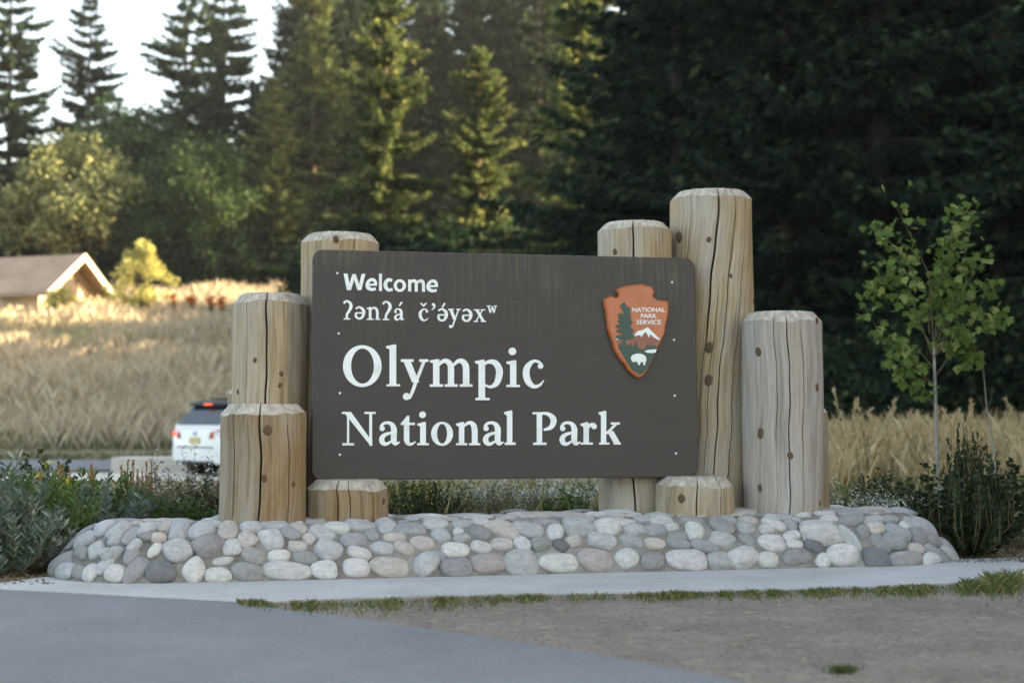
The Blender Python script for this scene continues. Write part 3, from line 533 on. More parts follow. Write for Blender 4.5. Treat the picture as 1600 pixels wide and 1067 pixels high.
for k in range(9000):
    u = rng.uniform(-HA, HA); v = rng.uniform(-HB, HB); s = float(sdist(np.array(u), np.array(v)))
    if s < .03: continue
    front = v < -HB + .58
    r = rng.uniform(.05, .115) if not (front and abs(u) < HA - .25) else rng.uniform(.025, .05)
    if not front: r = rng.uniform(.08, .14)
    if nfill >= 145 : break
    p2 = mc + MC * u + MV * v; P = np.array([p2[0], p2[1], float(mound(*p2))])
    if not free(P, r * .9): continue
    n = mnormal(*p2); an = rng.uniform(0, 6.28); e1 = np.cross(n, [math.cos(an), math.sin(an), 0]); e1 /= np.linalg.norm(e1); e2 = np.cross(n, e1)
    cobble(P, n, e1 * r * 1.2, e2 * r * .82, max(.016, r * (.5 if front else .28)), PALC[random.choice('WWLLGBTT')]); nfill += 1
# ------------------------------------------------------------------ log posts
def vline(px, voff):      # plan position of pixel column on the line v = panel plane + voff (behind positive)
    d = ray(px, 645)[:2]; o = np.array([SO.x, SO.y]) - np.array([sn.x, sn.y]) * voff; n = np.array([sn.x, sn.y]); return d * ((o @ n) / (d @ n))
def make_log(pxl, pxr, pytop, voff, label, mat, cracks=(), spiral=0., knots=(), seed=0, taper=.03, group=None):
    r_ = np.random.default_rng(seed); cx = (pxl + pxr) / 2; p = vline(cx, voff); dist = p[1]; R = (pxr - pxl) / 2 / FPX * dist
    z1 = CAMZ + (HORIZON - pytop) / FPX * (dist - R * .75) * 1.0; z0 = .19; ch = .068; Hh = z1 - z0
    o = empty('log_post', (p[0], p[1], z0)); tag(o, label, 'log post', 'log posts around the sign')
    base = list(np.linspace(-math.pi, math.pi, 57)[:-1]); cols = []
    cr = [(math.asin(np.clip((c[0] - cx) / ((pxr - pxl) / 2), -.97, .97)), c[1], c[2], c[3], c[4]) for c in cracks]
    for a in base:
        if all(abs(a - c[0]) > c[1] / R * 1.6 for c in cr): cols.append((a, -1, 0))
    for i, c in enumerate(cr):
        wv_ = c[1] * 1.35 / R / 2
        for q, dpt in ((-1.0, 0), (-.35, 1), (.35, 1), (1.0, 0)): cols.append((c[0] + q * wv_, i, dpt))
    cols.sort(); n = len(cols); rows = 46; ph = r_.random(6) * 6.28
    NF = 14; fk = [2 * math.pi * (k + r_.uniform(-.15, .15)) / NF for k in range(NF)]; fc = [ch * r_.uniform(.85, 1.15) for _ in range(NF)]
    def topz(x, y):      # chamfer planes
        q = math.hypot(x, y); a = math.atan2(x, -y); return min([Hh] + [Hh - fc[k] * max(0, (q * math.cos(a - fk[k]) - (R - .062)) / .062) for k in range(NF)])
    V = []; UV = []; F = []; MI = []
    sl = lambda a, z: R * (1 + taper * (.5 - z / Hh)) * (1 + .008 * math.sin(3 * a + ph[0] + z * 1.3) + .006 * math.sin(7 * a + ph[1] - z * 2.1)) + .004 * math.sin(z * 4 + ph[2] + 2 * a)
    for j in range(rows + 1):
        for a, ci, dp in cols:
            z = Hh * j / rows; rr = sl(a, z); off = spiral * (z - Hh) + .03 * math.sin(z * 3.1 + ph[3]) + .018 * math.sin(z * 8.7 + ph[4]) + .008 * math.sin(z * 21 + ph[5]) ; aa = a + off
            if j == rows or z > Hh - ch * 1.3:
                zt = topz(rr * math.sin(aa), -rr * math.cos(aa)); z = zt if j == rows else min(z, zt - .004 * (rows - j))
            if ci >= 0 and dp:
                fz = z / Hh; t0, t1 = cr[ci][3], cr[ci][4]; tp = max(0., min(1, (fz - t0) * 9 + .1, (t1 - fz) * 9 + .1)) if t0 <= fz <= t1 else 0; rr -= 1.3 * cr[ci][2] * tp * (1 + .3 * math.sin(z * 11 + ph[5]))
            V.append((rr * math.sin(aa), -rr * math.cos(aa), z)); UV.append((a * R, z))
    for j in range(rows):
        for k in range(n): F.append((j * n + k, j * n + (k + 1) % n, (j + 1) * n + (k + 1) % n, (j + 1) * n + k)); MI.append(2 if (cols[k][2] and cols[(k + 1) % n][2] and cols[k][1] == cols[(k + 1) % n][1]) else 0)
    b0 = rows * n
    for m_, s in enumerate((.93, .86, .8, .74, .68, .5, .25)):
        for k in range(n):
            x, y, z = V[b0 + k]; s2 = s; V.append((x * s2, y * s2, topz(x * s2, y * s2) + .0015 * math.sin(k * 2.3 + m_))); UV.append((UV[b0 + k][0], Hh + (1 - s) * R))
        st = b0 + m_ * n
        for k in range(n): F.append((st + k, st + (k + 1) % n, st + n + (k + 1) % n, st + n + k)); MI.append(2 if MI[(rows - 1) * n + k] == 2 and m_ < 5 else 1)
    V.append((0, 0, Hh)); UV.append((0, Hh)); st = b0 + 7 * n
    for k in range(n): F.append((st + k, st + (k + 1) % n, len(V) - 1)); MI.append(1)
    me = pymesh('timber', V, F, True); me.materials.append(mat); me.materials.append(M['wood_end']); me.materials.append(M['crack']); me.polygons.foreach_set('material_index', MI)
    uvl = me.uv_layers.new(name='UVMap'); li = np.zeros(len(me.loops), np.int32); me.loops.foreach_get('vertex_index', li); uvl.data.foreach_set('uv', np.array(UV)[li].reshape(-1))
    bm = bmesh.new(); bm.from_mesh(me); bmesh.ops.recalc_face_normals(bm, faces=bm.faces)
    for e in bm.edges:
        if len(e.link_faces) == 2 and (e.link_faces[0].material_index != e.link_faces[1].material_index or e.calc_face_angle() > .5): e.smooth = False
    bm.to_mesh(me); bm.free(); link('timber', me, None, o)
    for kx, ky, kr in knots:
        if kr < 3.5: continue
        a = math.asin(np.clip((kx - cx) / ((pxr - pxl) / 2), -.95, .95)); zz = CAMZ + (HORIZON - ky) / FPX * (dist - R * .9) - z0; rr = sl(a, zz); kr_ = kr / FPX * dist; mb = MB(); vs = []
        ks = 14
        for q, hgt in ((1.0, -.003), (.8, .003), (.45, .004)):
            for k in range(ks): t_ = 6.283 * k / ks; vs.append((q * kr_ * .8 * math.cos(t_) * (1 + .15 * math.sin(2 * t_ + kx)), -hgt - 0.0015, q * kr_ * 1.1 * math.sin(t_)))
        vs.append((0, -.002, 0)); mb.add(vs, [(j * ks + k, j * ks + (k + 1) % ks, (j + 1) * ks + (k + 1) % ks, (j + 1) * ks + k) for j in range(2) for k in range(ks)] + [(2 * ks + k, 2 * ks + (k + 1) % ks, 3 * ks) for k in range(ks)])
        ko = mb.build('knot', M['knot'], o, True); ko.location = (rr * math.sin(a), -rr * math.cos(a), zz); ko.rotation_euler.z = a
    return o
W_, WP, WG = M['wood'], M['wood_pale'], M['wood_grey']
make_log(468, 592, 360, .50, 'log post standing behind the board corner beside the Welcome lettering', WP, [(500, .005, .02, .3, 1), (560, .005, .02, .5, 1)], 0, [(531, 374, 6), (485, 379, 3)], 1)
make_log(362, 481, 456, .40, 'tall tan log post behind a shorter log, with one long crack', WP, [(427, .011, .05, .05, 1), (396, .004, .012, .5, 1)], .02, [(403, 502, 2.5), (378, 527, 2.5), (408, 563, 4), (448, 584, 4), (446, 602, 4), (381, 612, 4), (466, 627, 3)], 2)
make_log(355, 460, 600, .48, 'log post almost hidden behind the cracked tan log pair', W_, [], 0, [], 3)
make_log(345, 479, 631, -.07, 'brown log post with knots standing in front of a taller log', W_, [(418, .010, .05, 0, 1), (376, .007, .03, .2, 1), (458, .006, .03, .0, .85)], .03, [(429, 672, 8), (425, 746, 6), (465, 757, 5), (470, 750, 3)], 4)
make_log(481, 607, 750, -.02, 'short log stub under the board corner beside the brown knotted log', W_, [(534, .009, .04, 0, 1), (553, .005, .02, 0, 1), (587, .006, .02, 0, .9)], 0, [(602, 784, 5)], 5)
make_log(935, 1051, 342, .34, 'log post behind the board, leaning against the tallest log', WP, [(985, .011, .05, .0, 1), (1027, .005, .02, .5, 1)], 0, [(958, 392, 5)], 6)
make_log(1049, 1178, 292, .36, 'tallest log post with long spiral cracks', WP, [(1116, .012, .06, .55, 1), (1142, .007, .03, .0, .97), (1160, .007, .04, .0, .8), (1075, .005, .02, .6, 1), (1128, .004, .02, .1, .7)], .30, [(1100, 543, 8), (1099, 594, 8), (1058, 366, 9), (1101, 374, 5), (1134, 431, 4), (1176, 468, 4), (1157, 711, 5), (1122, 452, 3)], 7, .0)
make_log(1160, 1284, 485, -.06, 'greyish log post standing right of the tallest log', WG, [(1219, .007, .035, .0, 1), (1241, .005, .02, .3, .9), (1200, .004, .015, .4, 1)], -.03, [(1178, 549, 7), (1180, 677, 8), (1222, 711, 6), (1179, 762, 6), (1267, 605, 6), (1274, 787, 4), (1268, 500, 5)], 8, -.03)
make_log(1195, 1293, 628, .36, 'log post almost hidden behind the greyish log', W_, [], 0, [], 9)
make_log(1024, 1146, 745, -.02, 'short log stub with a dark knot under the board beside the tallest log', WP, [(1036, .006, .02, 0, 1), (1079, .007, .03, 0, 1), (1117, .007, .03, 0, 1)], 0, [(1057, 778, 7)], 10)
# ------------------------------------------------------------------ vegetation builders
def rot_frame(d):
    d = d / (np.linalg.norm(d, axis=-1, keepdims=True) + 1e-9); r = rng.normal(size=d.shape); s = np.cross(d, r); s /= np.linalg.norm(s, axis=-1, keepdims=True) + 1e-9; return d, s
def leaves(P, D, L, Wd, droop=0.):
    D, S = rot_frame(D); L = np.asarray(L)[:, None]; Wd = np.asarray(Wd)[:, None]; dr = np.array([0, 0, -1.]) * L * droop
    return np.stack([P, P + D * L * .5 + S * Wd + dr * .3, P + D * L + dr, P + D * L * .5 - S * Wd + dr * .3], 1)
def conifer(h, rad, bare=.08, seed=0, dens=1., leafL=.42, sparse=0., mat='conifer', trunk='bark', tiltdown=.25):
    global rng
    keep = rng; rng = np.random.default_rng(seed); Q = []; mbt = MB()
    nz = int(h * 2.9 * dens)
    mbt.tube([(0, 0, -.5), (0, 0, h * .3), (.05, .03, h * .7), (0, 0, h)], [h * .011 + .04, h * .0085 + .02, h * .0045 + .015, .01], 8)
    for i in range(nz):
        fz = bare + (1 - bare) * (i + rng.random()) / nz; z = h * fz
        lmax = rad * (1 - fz) ** .68 * (1 if fz > bare + .12 else .75) * (.82 + .26 * math.sin(fz * 41 + seed) * math.sin(fz * 17)) + .15
        for b in range(rng.integers(6, 10)):
            if rng.random() < sparse: continue
            az = rng.random() * 6.283; l = lmax * rng.uniform(.35, 1.05) * (1 + .28 * math.sin(az * 2 + fz * 9 + seed)); m = max(4, int(l / .105))
            t_ = np.linspace(.12, 1, m); dirh = np.array([math.cos(az), math.sin(az), 0])
            zc = -tiltdown * l * (t_ ** 1.3) * (1 - fz * .9) + .12 * l * t_ ** 4 + fz * .3 * l * t_
            P = np.array([0, 0, z]) + dirh[None] * (l * t_)[:, None] + np.array([0, 0, 1.])[None] * zc[:, None]
            mbt.tube([(0, 0, z), P[m // 2], P[-1]], [.03 + .008 * l, .018, .006], 4, False)
            side = np.array([-dirh[1], dirh[0], 0])
            for sgn in (-1, 1, 0):
                D = dirh[None] * rng.uniform(.5, 1., (m, 1)) + side[None] * sgn * rng.uniform(.5, 1.1, (m, 1)) + np.array([0, 0, 1.])[None] * rng.normal(-.28, .25, (m, 1))
                Q.append((P + rng.normal(0, .04, P.shape), D, leafL * rng.uniform(.7, 1.3, m) * (1.25 - .6 * t_), leafL * rng.uniform(.15, .26, m)))
    P, D, L, W2 = [np.concatenate([q[i] for q in Q]) for i in range(4)]; Qd = leaves(P, D, L, W2, .2)
    o = empty('conifer'); tk = mbt.build('trunk', M[trunk], o, True); link('crown', quads_mesh('crown', Qd), M[mat], o); rng = keep; return o
def broadleaf(h, rad, seed=0, mat='dec', leaf=.26, ncl=150, per=75, low=.2, asp=1.):
    global rng
    keep = rng; rng = np.random.default_rng(seed); mbt = MB(); Ps = []; Ds = []
    mbt.tube([(0, 0, -.4), (.1, 0, h * .35), (0, .1, h * .75)], [h * .022 + .03, h * .016 + .02, .03], 8)
    for i in range(ncl):
        a = rng.random() * 6.283; u = rng.uniform(-1, 1); rr = rng.uniform(.45, 1.) ** .5 * rng.uniform(.75, 1.12); s = math.sqrt(1 - u * u); zc = h * (low + (1 - low) * .5)
        c = np.array([rad * rr * s * math.cos(a), rad * rr * s * math.sin(a), zc + u * rr * h * (1 - low) * .5])
        if u > 0: c[:2] *= 1 - .35 * u * asp
        mbt.tube([(0, 0, max(h * .2, c[2] - .4 * h * rng.random() - .2)), c * [.5, .5, 1] - [0, 0, .1 * h * .3], c], [.05, .03, .008], 4, False)
        sz = rad * rng.uniform(.16, .30); pts = rng.normal(0, 1, (per, 3)); pts /= np.linalg.norm(pts, axis=1)[:, None]; pts *= rng.random((per, 1)) ** .4
        Ps.append(c + pts * sz * [1, 1, .7]); Ds.append(pts + rng.normal(0, .6, pts.shape) + [0, 0, -.2])
    P = np.concatenate(Ps); D = np.concatenate(Ds); m = len(P)
    o = empty('broadleaf_tree'); mbt.build('trunk', M['bark'], o, True); link('crown', quads_mesh('crown', leaves(P, D, leaf * rng.uniform(.6, 1.2, m), leaf * .38 * rng.uniform(.8, 1.2, m))), M[mat], o); rng = keep; return o
used = set()
def place(proto, px, d, pytop=None, scale=None, h=None, label='', cat='tree', group=None, rz=None, X=None):
    o = proto if proto.name not in used else copy_tree(proto)
    used.add(proto.name)
    x = X if X is not None else (px - 800) / FPX * d; z = float(terrain(x, d))
    if pytop is not None: scale = ((CAMZ + (HORIZON - pytop) / FPX * d) - z) / h
    o.location = (x, d, z - .1); o.rotation_euler = (0, 0, rng.random() * 6.28 if rz is None else rz); o.scale = (scale,) * 3
    tag(o, label, cat, group); return o
# prototypes
cA = conifer(20, 5.4, .03, 11, 1.0, .40); cB = conifer(20, 4.6, .02, 12, 1.0, .38); cC = conifer(22, 7.0, .10, 13, .7, .46, .2, tiltdown=.32); cD = conifer(20, 7.0, .02, 14, .85, .48, .08, 'conifer_sunlit', 'barkred', .4); cE = conifer(20, 5.4, .02, 15, .95, .44, .06, 'conifer_sunlit', 'barkred', .38); cF = conifer(22, 6.6, .06, 16, .85, .46, .12, 'conifer_sunlit', 'barkred', .42)
dA = broadleaf(10, 4.2, 21, 'dec', .3); dB = broadleaf(8, 3.6, 22, 'declight', .28); dY = broadleaf(5, 2.1, 23, 'yellow', .2, 60, 60, .02, 1.9)
dU = broadleaf(4, 2.4, 24, 'conifer', .26, 90, 60, .0)
# left and centre background, one by one
place(cC, 8, 80, -70, h=22, label='sparse dark conifer with drooping branches behind the house roof')
place(cC, 132, 98, -12, h=22, label='narrow thin-topped conifer rising against the sky behind the pale round tree')
place(cC, 285, 92, -60, h=22, label='tall open-branched conifer with bare pinkish trunk high against the sky')
place(cC, 345, 96, -25, h=20, label='dense tall conifer beside the open-branched one against the sky')
place(dB, 112, 79, 212, h=8, label='pale sunlit round broadleaf tree beyond the house gable')
place(dB, 5, 84, 245, h=8, label='pale sunlit tree at the far end of the house roof')
for px, d, pt in ((175, 88, 165), (245, 88, 190), (235, 80, 280), (315, 80, 215), (200, 82, 310)): place(dA, px, d, pt, h=10, label='dark green broadleaf tree in the mass behind the yellow tree', group='dark broadleaf trees behind the yellow tree')
place(cA, 330, 88, 125, h=20, label='broad green conifer rising from the dark broadleaf mass')
place(cB, 375, 84, 165, h=20, label='lower green conifer beside the grey-green spruce')
place(dY, 220, 67, 372, h=5, label='small bright yellow tree on the dry grass hill')
place(cE, 425, 81, 110, h=20, label='grey-green spruce with warm lit tips behind the left log posts')
place(cF, 487, 84, -70, h=22, label='tall spruce with reddish trunk showing through, behind the grey-green spruce')
place(cD, 600, 62, -45, h=20, label='broad dark spruce with spreading sunlit boughs above the sign board')
place(cE, 748, 63, 62, h=20, label='golden sunlit slender spruce above the middle of the board')
place(cA, 672, 98, -60, h=20, label='hazy conifer between the broad and the golden spruce')
place(cC, 842, 84, -60, h=22, label='bare-trunked conifer standing behind the golden spruce')
place(cF, 905, 58, -60, h=22, label='conifer with sunlit hanging boughs at the edge of the dark forest')
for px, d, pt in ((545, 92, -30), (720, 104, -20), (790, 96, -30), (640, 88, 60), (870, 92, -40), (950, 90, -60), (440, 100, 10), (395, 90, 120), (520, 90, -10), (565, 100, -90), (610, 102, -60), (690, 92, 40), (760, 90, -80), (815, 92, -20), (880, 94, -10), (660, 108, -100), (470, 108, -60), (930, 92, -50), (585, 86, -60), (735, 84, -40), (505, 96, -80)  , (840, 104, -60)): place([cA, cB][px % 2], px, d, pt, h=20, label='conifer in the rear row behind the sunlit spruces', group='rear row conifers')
for k, px in enumerate(range(170, 960, 42)): place(dU, px + rng.uniform(-12, 12), rng.uniform(79, 85) if px < 480 else rng.uniform(60, 70), rng.uniform(330, 385) if px > 250 else rng.uniform(385, 400), h=4, label='dark leafy bush in the understorey below the conifers', cat='bush', group='understorey bushes')
# dark forest right of the sign
fl = 'dark conifer in the dense shaded forest beside the sign'; fgp = 'shaded forest conifers'
for row, (Yr, x0, x1, st) in enumerate(((41, 7.5, 40, 3.3), (44.5, 5.5, 40, 3.4), (48.5, 5.0, 42, 3.6), (53, 6, 42, 3.6), (58, 19, 46, 4))):
    x = x0
    while x < x1:
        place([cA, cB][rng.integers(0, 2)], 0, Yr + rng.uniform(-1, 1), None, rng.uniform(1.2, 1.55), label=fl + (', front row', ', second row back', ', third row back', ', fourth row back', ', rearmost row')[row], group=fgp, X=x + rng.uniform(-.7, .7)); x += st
for k in range(34): # forest flank that carries on out of frame and shades the sign
    yy = rng.uniform(4, 38); xx = rng.uniform(max(15, .36 * yy + 6), 44); place([cA, cB][k % 2], 0, yy, None, rng.uniform(1.25, 1.6), label='dark conifer of the forest flank beyond the golden grass', group='forest flank conifers', X=xx)
for k in range(12): place(dU, 0, 38.5 + rng.uniform(-.8, .8), None, rng.uniform(.7, 1.1), label='dark bush at the foot of the shaded forest', cat='bush', group='forest edge bushes', X=6.5 + k * 1.3)
# orange seedlings on the hill crest
for px, py in ((327, 425), (270, 452), (345, 455), (298, 448)):
    o = broadleaf(1.0, .16, px, 'orangeleaf', .10, 9, 22, .55); o.name = 'orange_seedling'; d = 66; x = (px - 800) / FPX * d; z = float(terrain(x, d)); o.location = (x, d, z); zt = CAMZ + (HORIZON - py + 6) / FPX * d - z; o.scale = (1.25,) * 3; tag(o, 'small orange-leaved seedling on the grassy hill', 'seedling', 'orange seedlings')
# ------------------------------------------------------------------ grass
def blades(P, h, wd, lean, rnd=None):
    n = len(P); a = rng.random(n) * 6.283; s = np.stack([np.cos(a), np.sin(a), np.zeros(n)], 1) * wd[:, None]; b = rng.random(n) * 6.283; t_ = np.stack([np.cos(b), np.sin(b), np.zeros(n)], 1) * (lean * h)[:, None]; up = np.array([0, 0, 1.]) * h[:, None]
    return np.stack([P - s, P + s, P + t_ * .45 + up * .62 + s * .6, P + t_ + up], 1)
def scatter(n, x0, x1, y0, y1): x = rng.uniform(x0, x1, n); y = rng.uniform(y0, y1, n); return np.stack([x, y, terrain(x, y)], 1)
P = scatter(170000, -42, 9, 43.3, 84); P = P[(P[:, 0] > -.44 * P[:, 1]) & ((P[:, 0] < -4) | (P[:, 1] < 40))]; n = len(P)
tag(link('field_grass', quads_mesh('field_grass', blades(P, rng.uniform(.25, .95, n) * (.8 + .35 * np.sin(P[:, 0] * .9) * np.sin(P[:, 1] * .7 + P[:, 0] * .3)), rng.uniform(.006, .016, n), rng.uniform(0, .8, n))), M['straw']), 'dry straw and green grass covering the hill', 'grass', kind='stuff')
P = scatter(9000, -30, -4, 41.8, 44.5); n = len(P)
tag(link('verge_grass', quads_mesh('verge_grass', blades(P, rng.uniform(.1, .3, n), rng.uniform(.012, .03, n), rng.uniform(0, .5, n)), rng.uniform(0, .7, n)), M['turf']), 'short green verge grass along the far side of the road', 'grass', kind='stuff')
P = scatter(30000, 3.2, 19, 15.5, 38); P = P[P[:, 0] > .2 * P[:, 1]]; n = len(P)
tag(link('golden_grass', quads_mesh('golden_grass', blades(P, rng.uniform(.3, .85, n) * (1 + .4 * np.sin(P[:, 0] * 1.7) * np.sin(P[:, 1] * 1.1)), rng.uniform(.003, .008, n), rng.uniform(.1, .7, n))), M['gold_sunlit']), 'tall golden dry grass in front of the dark forest', 'grass', kind='stuff')
P = scatter(16000, -4, 9, 11.2, 22); n = len(P)
tag(link('bed_grass', quads_mesh('bed_grass', blades(P, rng.uniform(.1, .4, n), rng.uniform(.004, .01, n), rng.uniform(.1, .6, n)), np.clip(rng.uniform(.2, 1.2, n), 0, 1)), M['turf']), 'mixed low grass in the planting behind the plinth', 'grass', kind='stuff')
# feathery plumes
for k in range(34):
    px = rng.uniform(1300, 1600); d = rng.uniform(15.5, 21); x = (px - 800) / FPX * d; mb = []; hh = rng.uniform(.8, 1.15); o = empty('grass_plume', (x, d, float(terrain(x, d))))
    Ps = []; Ds = []; m2 = MB()
    for s in range(5):
        a = rng.random() * 6.28; ln_ = rng.uniform(.1, .4); tip = np.array([math.cos(a) * ln_, math.sin(a) * ln_, hh * rng.uniform(.8, 1.1)]); m2.tube([(0, 0, 0), tip * [.3, .3, .6], tip], [.004, .003, .002], 4, False)
        tt = rng.uniform(.68, 1.05, 60); Ps.append(tip[None] * np.stack([tt ** 1.5, tt ** 1.5, tt], 1)); Ds.append(rng.normal(0, .35, (60, 3)) + tip / hh)
    m2.build('stem', M['stem'], o); P = np.concatenate(Ps); link('plume', quads_mesh('plume', leaves(P, np.concatenate(Ds), rng.uniform(.05, .10, len(P)), np.full(len(P), .007)), rng.uniform(.4, 1, len(P))), M['gold_sunlit'], o)['kind'] = 'stuff'
    tag(o, 'golden feathery grass clump in front of the dark forest', 'grass clump', 'golden grass clumps')
# turf beside the path (sampled along the path edge)
ex = np.array([372, 450, 560, 700, 850, 1000, 1150, 1310, 1420, 1515, 1600, 1700]); ey = np.array([941, 944, 940, 936, 932, 930, 926, 922, 919, 915, 906, 898])
Ps = []; hs = []; tk = np.cumsum(rng.uniform(4, 26, 130)) + 340; tv = rng.beta(.8, .8, 130)
while len(Ps) < 12000:
    px = rng.uniform(372, 1700); e0 = np.interp(px, ex, ey); dens = np.interp(px, [372, 420, 560, 650, 850, 880, 990, 1010, 1290, 1315, 1335, 1500, 1700], [1, 1, 1, .9, .6, .25, .2, .9, .9, .2, .9, 1, 1]) * 1. * np.interp(px, tk, tv)
    if rng.random() > dens: continue
    wdt = np.interp(px, [372, 450, 560, 700, 850, 1000, 1200, 1500, 1600], [5, 12, 20, 16, 9, 9, 12, 14, 24]); py = e0 + abs(rng.normal(0, .5)) * wdt
    P_ = on_z(px, py, .004); Ps.append(P_); hs.append(rng.uniform(.008, .034) * (.6 + .6 * np.interp(px, tk, tv)) * (1 if px < 1480 else 1 + 1.6 * min(1, (px - 1480) / 60)))
n = len(Ps); tag(link('edge_turf', quads_mesh('edge_turf', blades(np.array(Ps), np.array(hs), np.full(n, .0022), rng.uniform(.2, 1.1, n)), np.clip(rng.beta(1.8, 1.8, n) * 1.25, 0, 1)), M['turf']), 'ragged turf strip along the concrete path edge', 'grass', kind='stuff')
Ps = np.array([on_z(1318 + rng.normal(0, 11), 1049 + rng.normal(0, 2.5), .004) for _ in range(420)]); tag(link('grass_tuft', quads_mesh('grass_tuft', blades(Ps, rng.uniform(.01, .03, 420), np.full(420, .0018), rng.uniform(.2, 1, 420)), rng.uniform(0, .7, 420)), M['turf']), 'single small green grass tuft alone on the bare dirt', 'grass tuft', kind='stuff')
Ps = np.array([on_z(rng.uniform(560, 1900), rng.uniform(940, 1070), .006) for _ in range(9000)]); Ps = Ps[[not (p[0] < np.interp(p[1], [3.5, 5.3, 6.2, 7.3], [1.4, .85, 0, -1.0])) for p in Ps]]; n = len(Ps); a = rng.random(n) * 6.28
D = np.stack([np.cos(a), np.sin(a), rng.uniform(0, .25, n)], 1); tag(link('straw_litter', quads_mesh('straw_litter', leaves(Ps, D, rng.uniform(.01, .035, n), np.full(n, .0011))), M['brownleaf']), 'scattered dry straw bits lying on the dirt', 'straw', kind='stuff')
Ps = np.array([on_z(rng.uniform(-120, 80), rng.uniform(893, 914), .01) for _ in range(500)] + [on_z(rng.uniform(1480, 1640), rng.uniform(862, 879), .012) for _ in range(420)])
n = len(Ps); a = rng.random(n) * 6.28; tag(link('leaf_litter', quads_mesh('leaf_litter', leaves(Ps, np.stack([np.cos(a), np.sin(a), rng.uniform(0, .6, n)], 1), rng.uniform(.012, .045, n), rng.uniform(.002, .009, n))), M['brownleaf']), 'brown leaf and twig litter at the two ends of the plinth', 'leaf litter', kind='stuff')
# ------------------------------------------------------------------ shrubs and flowers
def shrub(name, h, spread, stems, per, L, Wd, mat, seed, start=.25, heads=None, lean=.5, updir=.6, curve=.15, thick=.003):
    global rng
    keep = rng; rng = np.random.default_rng(seed); o = empty(name); mb = MB(); Ps = []; Ds = []; Hp = []; Hd = []
    for s in range(stems):
        a = rng.random() * 6.283; r0 = spread * .3 * rng.random(); r1 = spread * rng.random() ** .5; hh = h * rng.uniform(.6, 1.05) * (1 - .35 * (r1 / spread) ** 2)
        p0 = np.array([r0 * math.cos(a), r0 * math.sin(a), 0]); p1 = np.array([r1 * math.cos(a) + rng.normal(0, .03), r1 * math.sin(a) + rng.normal(0, .03), hh]); pm = (p0 + p1) / 2 + [math.cos(a) * spread * curve, math.sin(a) * spread * curve, -.05 * h]
        mb.tube([p0, pm, p1], [thick, thick * .8, thick * .4], 4, False)
        t_ = rng.uniform(start, 1.0, per); P = (1 - t_)[:, None] ** 2 * p0 + (2 * t_ * (1 - t_))[:, None] * pm + (t_ ** 2)[:, None] * p1
        b = rng.random(per) * 6.283; D = np.stack([np.cos(b), np.sin(b), np.full(per, updir) + rng.normal(0, .3, per)], 1); Ps.append(P); Ds.append(D)
        if heads: 
            k = heads['n']; hp = p1 + rng.normal(0, 1, (k, 3)) * heads['s'] ; Hp.append(hp); Hd.append(rng.normal(0, 1, (k, 3)) + [0, 0, .6])
    P = np.concatenate(Ps); D = np.concatenate(Ds); n = len(P)
    mb.build('stem', M['stem'], o); link('foliage', quads_mesh('foliage', leaves(P, D, L * rng.uniform(.6, 1.2, n), Wd * rng.uniform(.7, 1.2, n), .1)), M[mat], o)
    if heads: P = np.concatenate(Hp); link('flower', quads_mesh('flower', leaves(P, np.concatenate(Hd), heads['l'] * rng.uniform(.7, 1.2, len(P)), np.full(len(P), heads['l'] * .4))), M[heads['m']], o)['kind'] = 'stuff'
    rng = keep; return o
def put(proto, px, d, label, cat='shrub', group=None, s=1., pytop=None, h=None):
    o = proto if proto.name not in used else copy_tree(proto); used.add(proto.name); x = (px - 800) / FPX * d; z = float(terrain(x, d))
    if pytop is not None: s = (CAMZ + (HORIZON - pytop) / FPX * d - z) / h
    o.location = (x, d, z); o.rotation_euler.z = rng.random() * 6.28; o.scale = (s,) * 3; tag(o, label, cat, group); return o
sg = [shrub('grey_leaf_shrub', .5, .36, 44, 48, .07, .0075, ('sage', 'silver', 'midleaf')[k], 31 + k, .12, updir=1.1) for k in range(3)]
gl = 'grey-green narrow-leaved shrub massed at the rounded end of the plinth'; gg = 'grey-green shrubs'
for k, (px, d, pt) in enumerate(((-40, 9.0, 740), (20, 9.0, 775), (75, 9.3, 778), (125, 9.6, 772), (-20, 9.8, 735), (45, 9.9, 740), (170, 10.0, 770), (105, 10.3, 755), (215, 10.4, 765), (15, 8.75, 810), (60, 9.0, 815), (150, 10.6, 750), (265, 10.8, 765), (-60, 10.6, 715))): put(sg[k % 3], px, d, gl, 'shrub', gg, pytop=pt + rng.uniform(-34, 14), h=.5)
dk = shrub('dark_rounded_shrub', .7, .42, 70, 60, .042, .016, 'darkleaf', 41, .05, curve=.3)
put(dk, 40, 11.2, 'dark leafy shrub behind the grey-green shrubs below the yellow flowers', pytop=700, h=.7)
put(dk, 345, 11.0, 'dark shrub pressed behind the brown knotted log', pytop=735, h=.7)
put(dk, 1512, 9.95, 'dense dark shrub at the path beside the plinth end', pytop=742, h=.7).scale = (1.3, 1.1, 1.12)
put(dk, 1500, 10.05, 'upright dark shoots rising from the dense shrub by the path', pytop=688, h=.7).scale = (.34, .34, 1.42)
put(dk, 1535, 10.05, 'short dark shoot rising from the dense shrub by the path', pytop=688, h=.7).scale = (.34, .34, 1.25)
put(dk, 1385, 12.5, 'dark rounded shrub behind the white flowers near the sapling', pytop=728, h=.7)
put(dk, 1590, 12.5, 'dark green shrub beyond the slender bare sapling', pytop=740, h=.7)
dkf = shrub('yellow_dotted_shrub', .6, .42, 70, 60, .03, .010, 'darkleaf', 42, .1, {'n': 1, 's': .04, 'l': .02, 'm': 'yflower'})
put(dkf, 665, 11.6, 'dark shrub dotted with tiny yellow flowers under the board', pytop=738, h=.6); o = put(dkf, 625, 11.9, 'dark shrub with yellow dots beside the short log stub', pytop=745, h=.6)
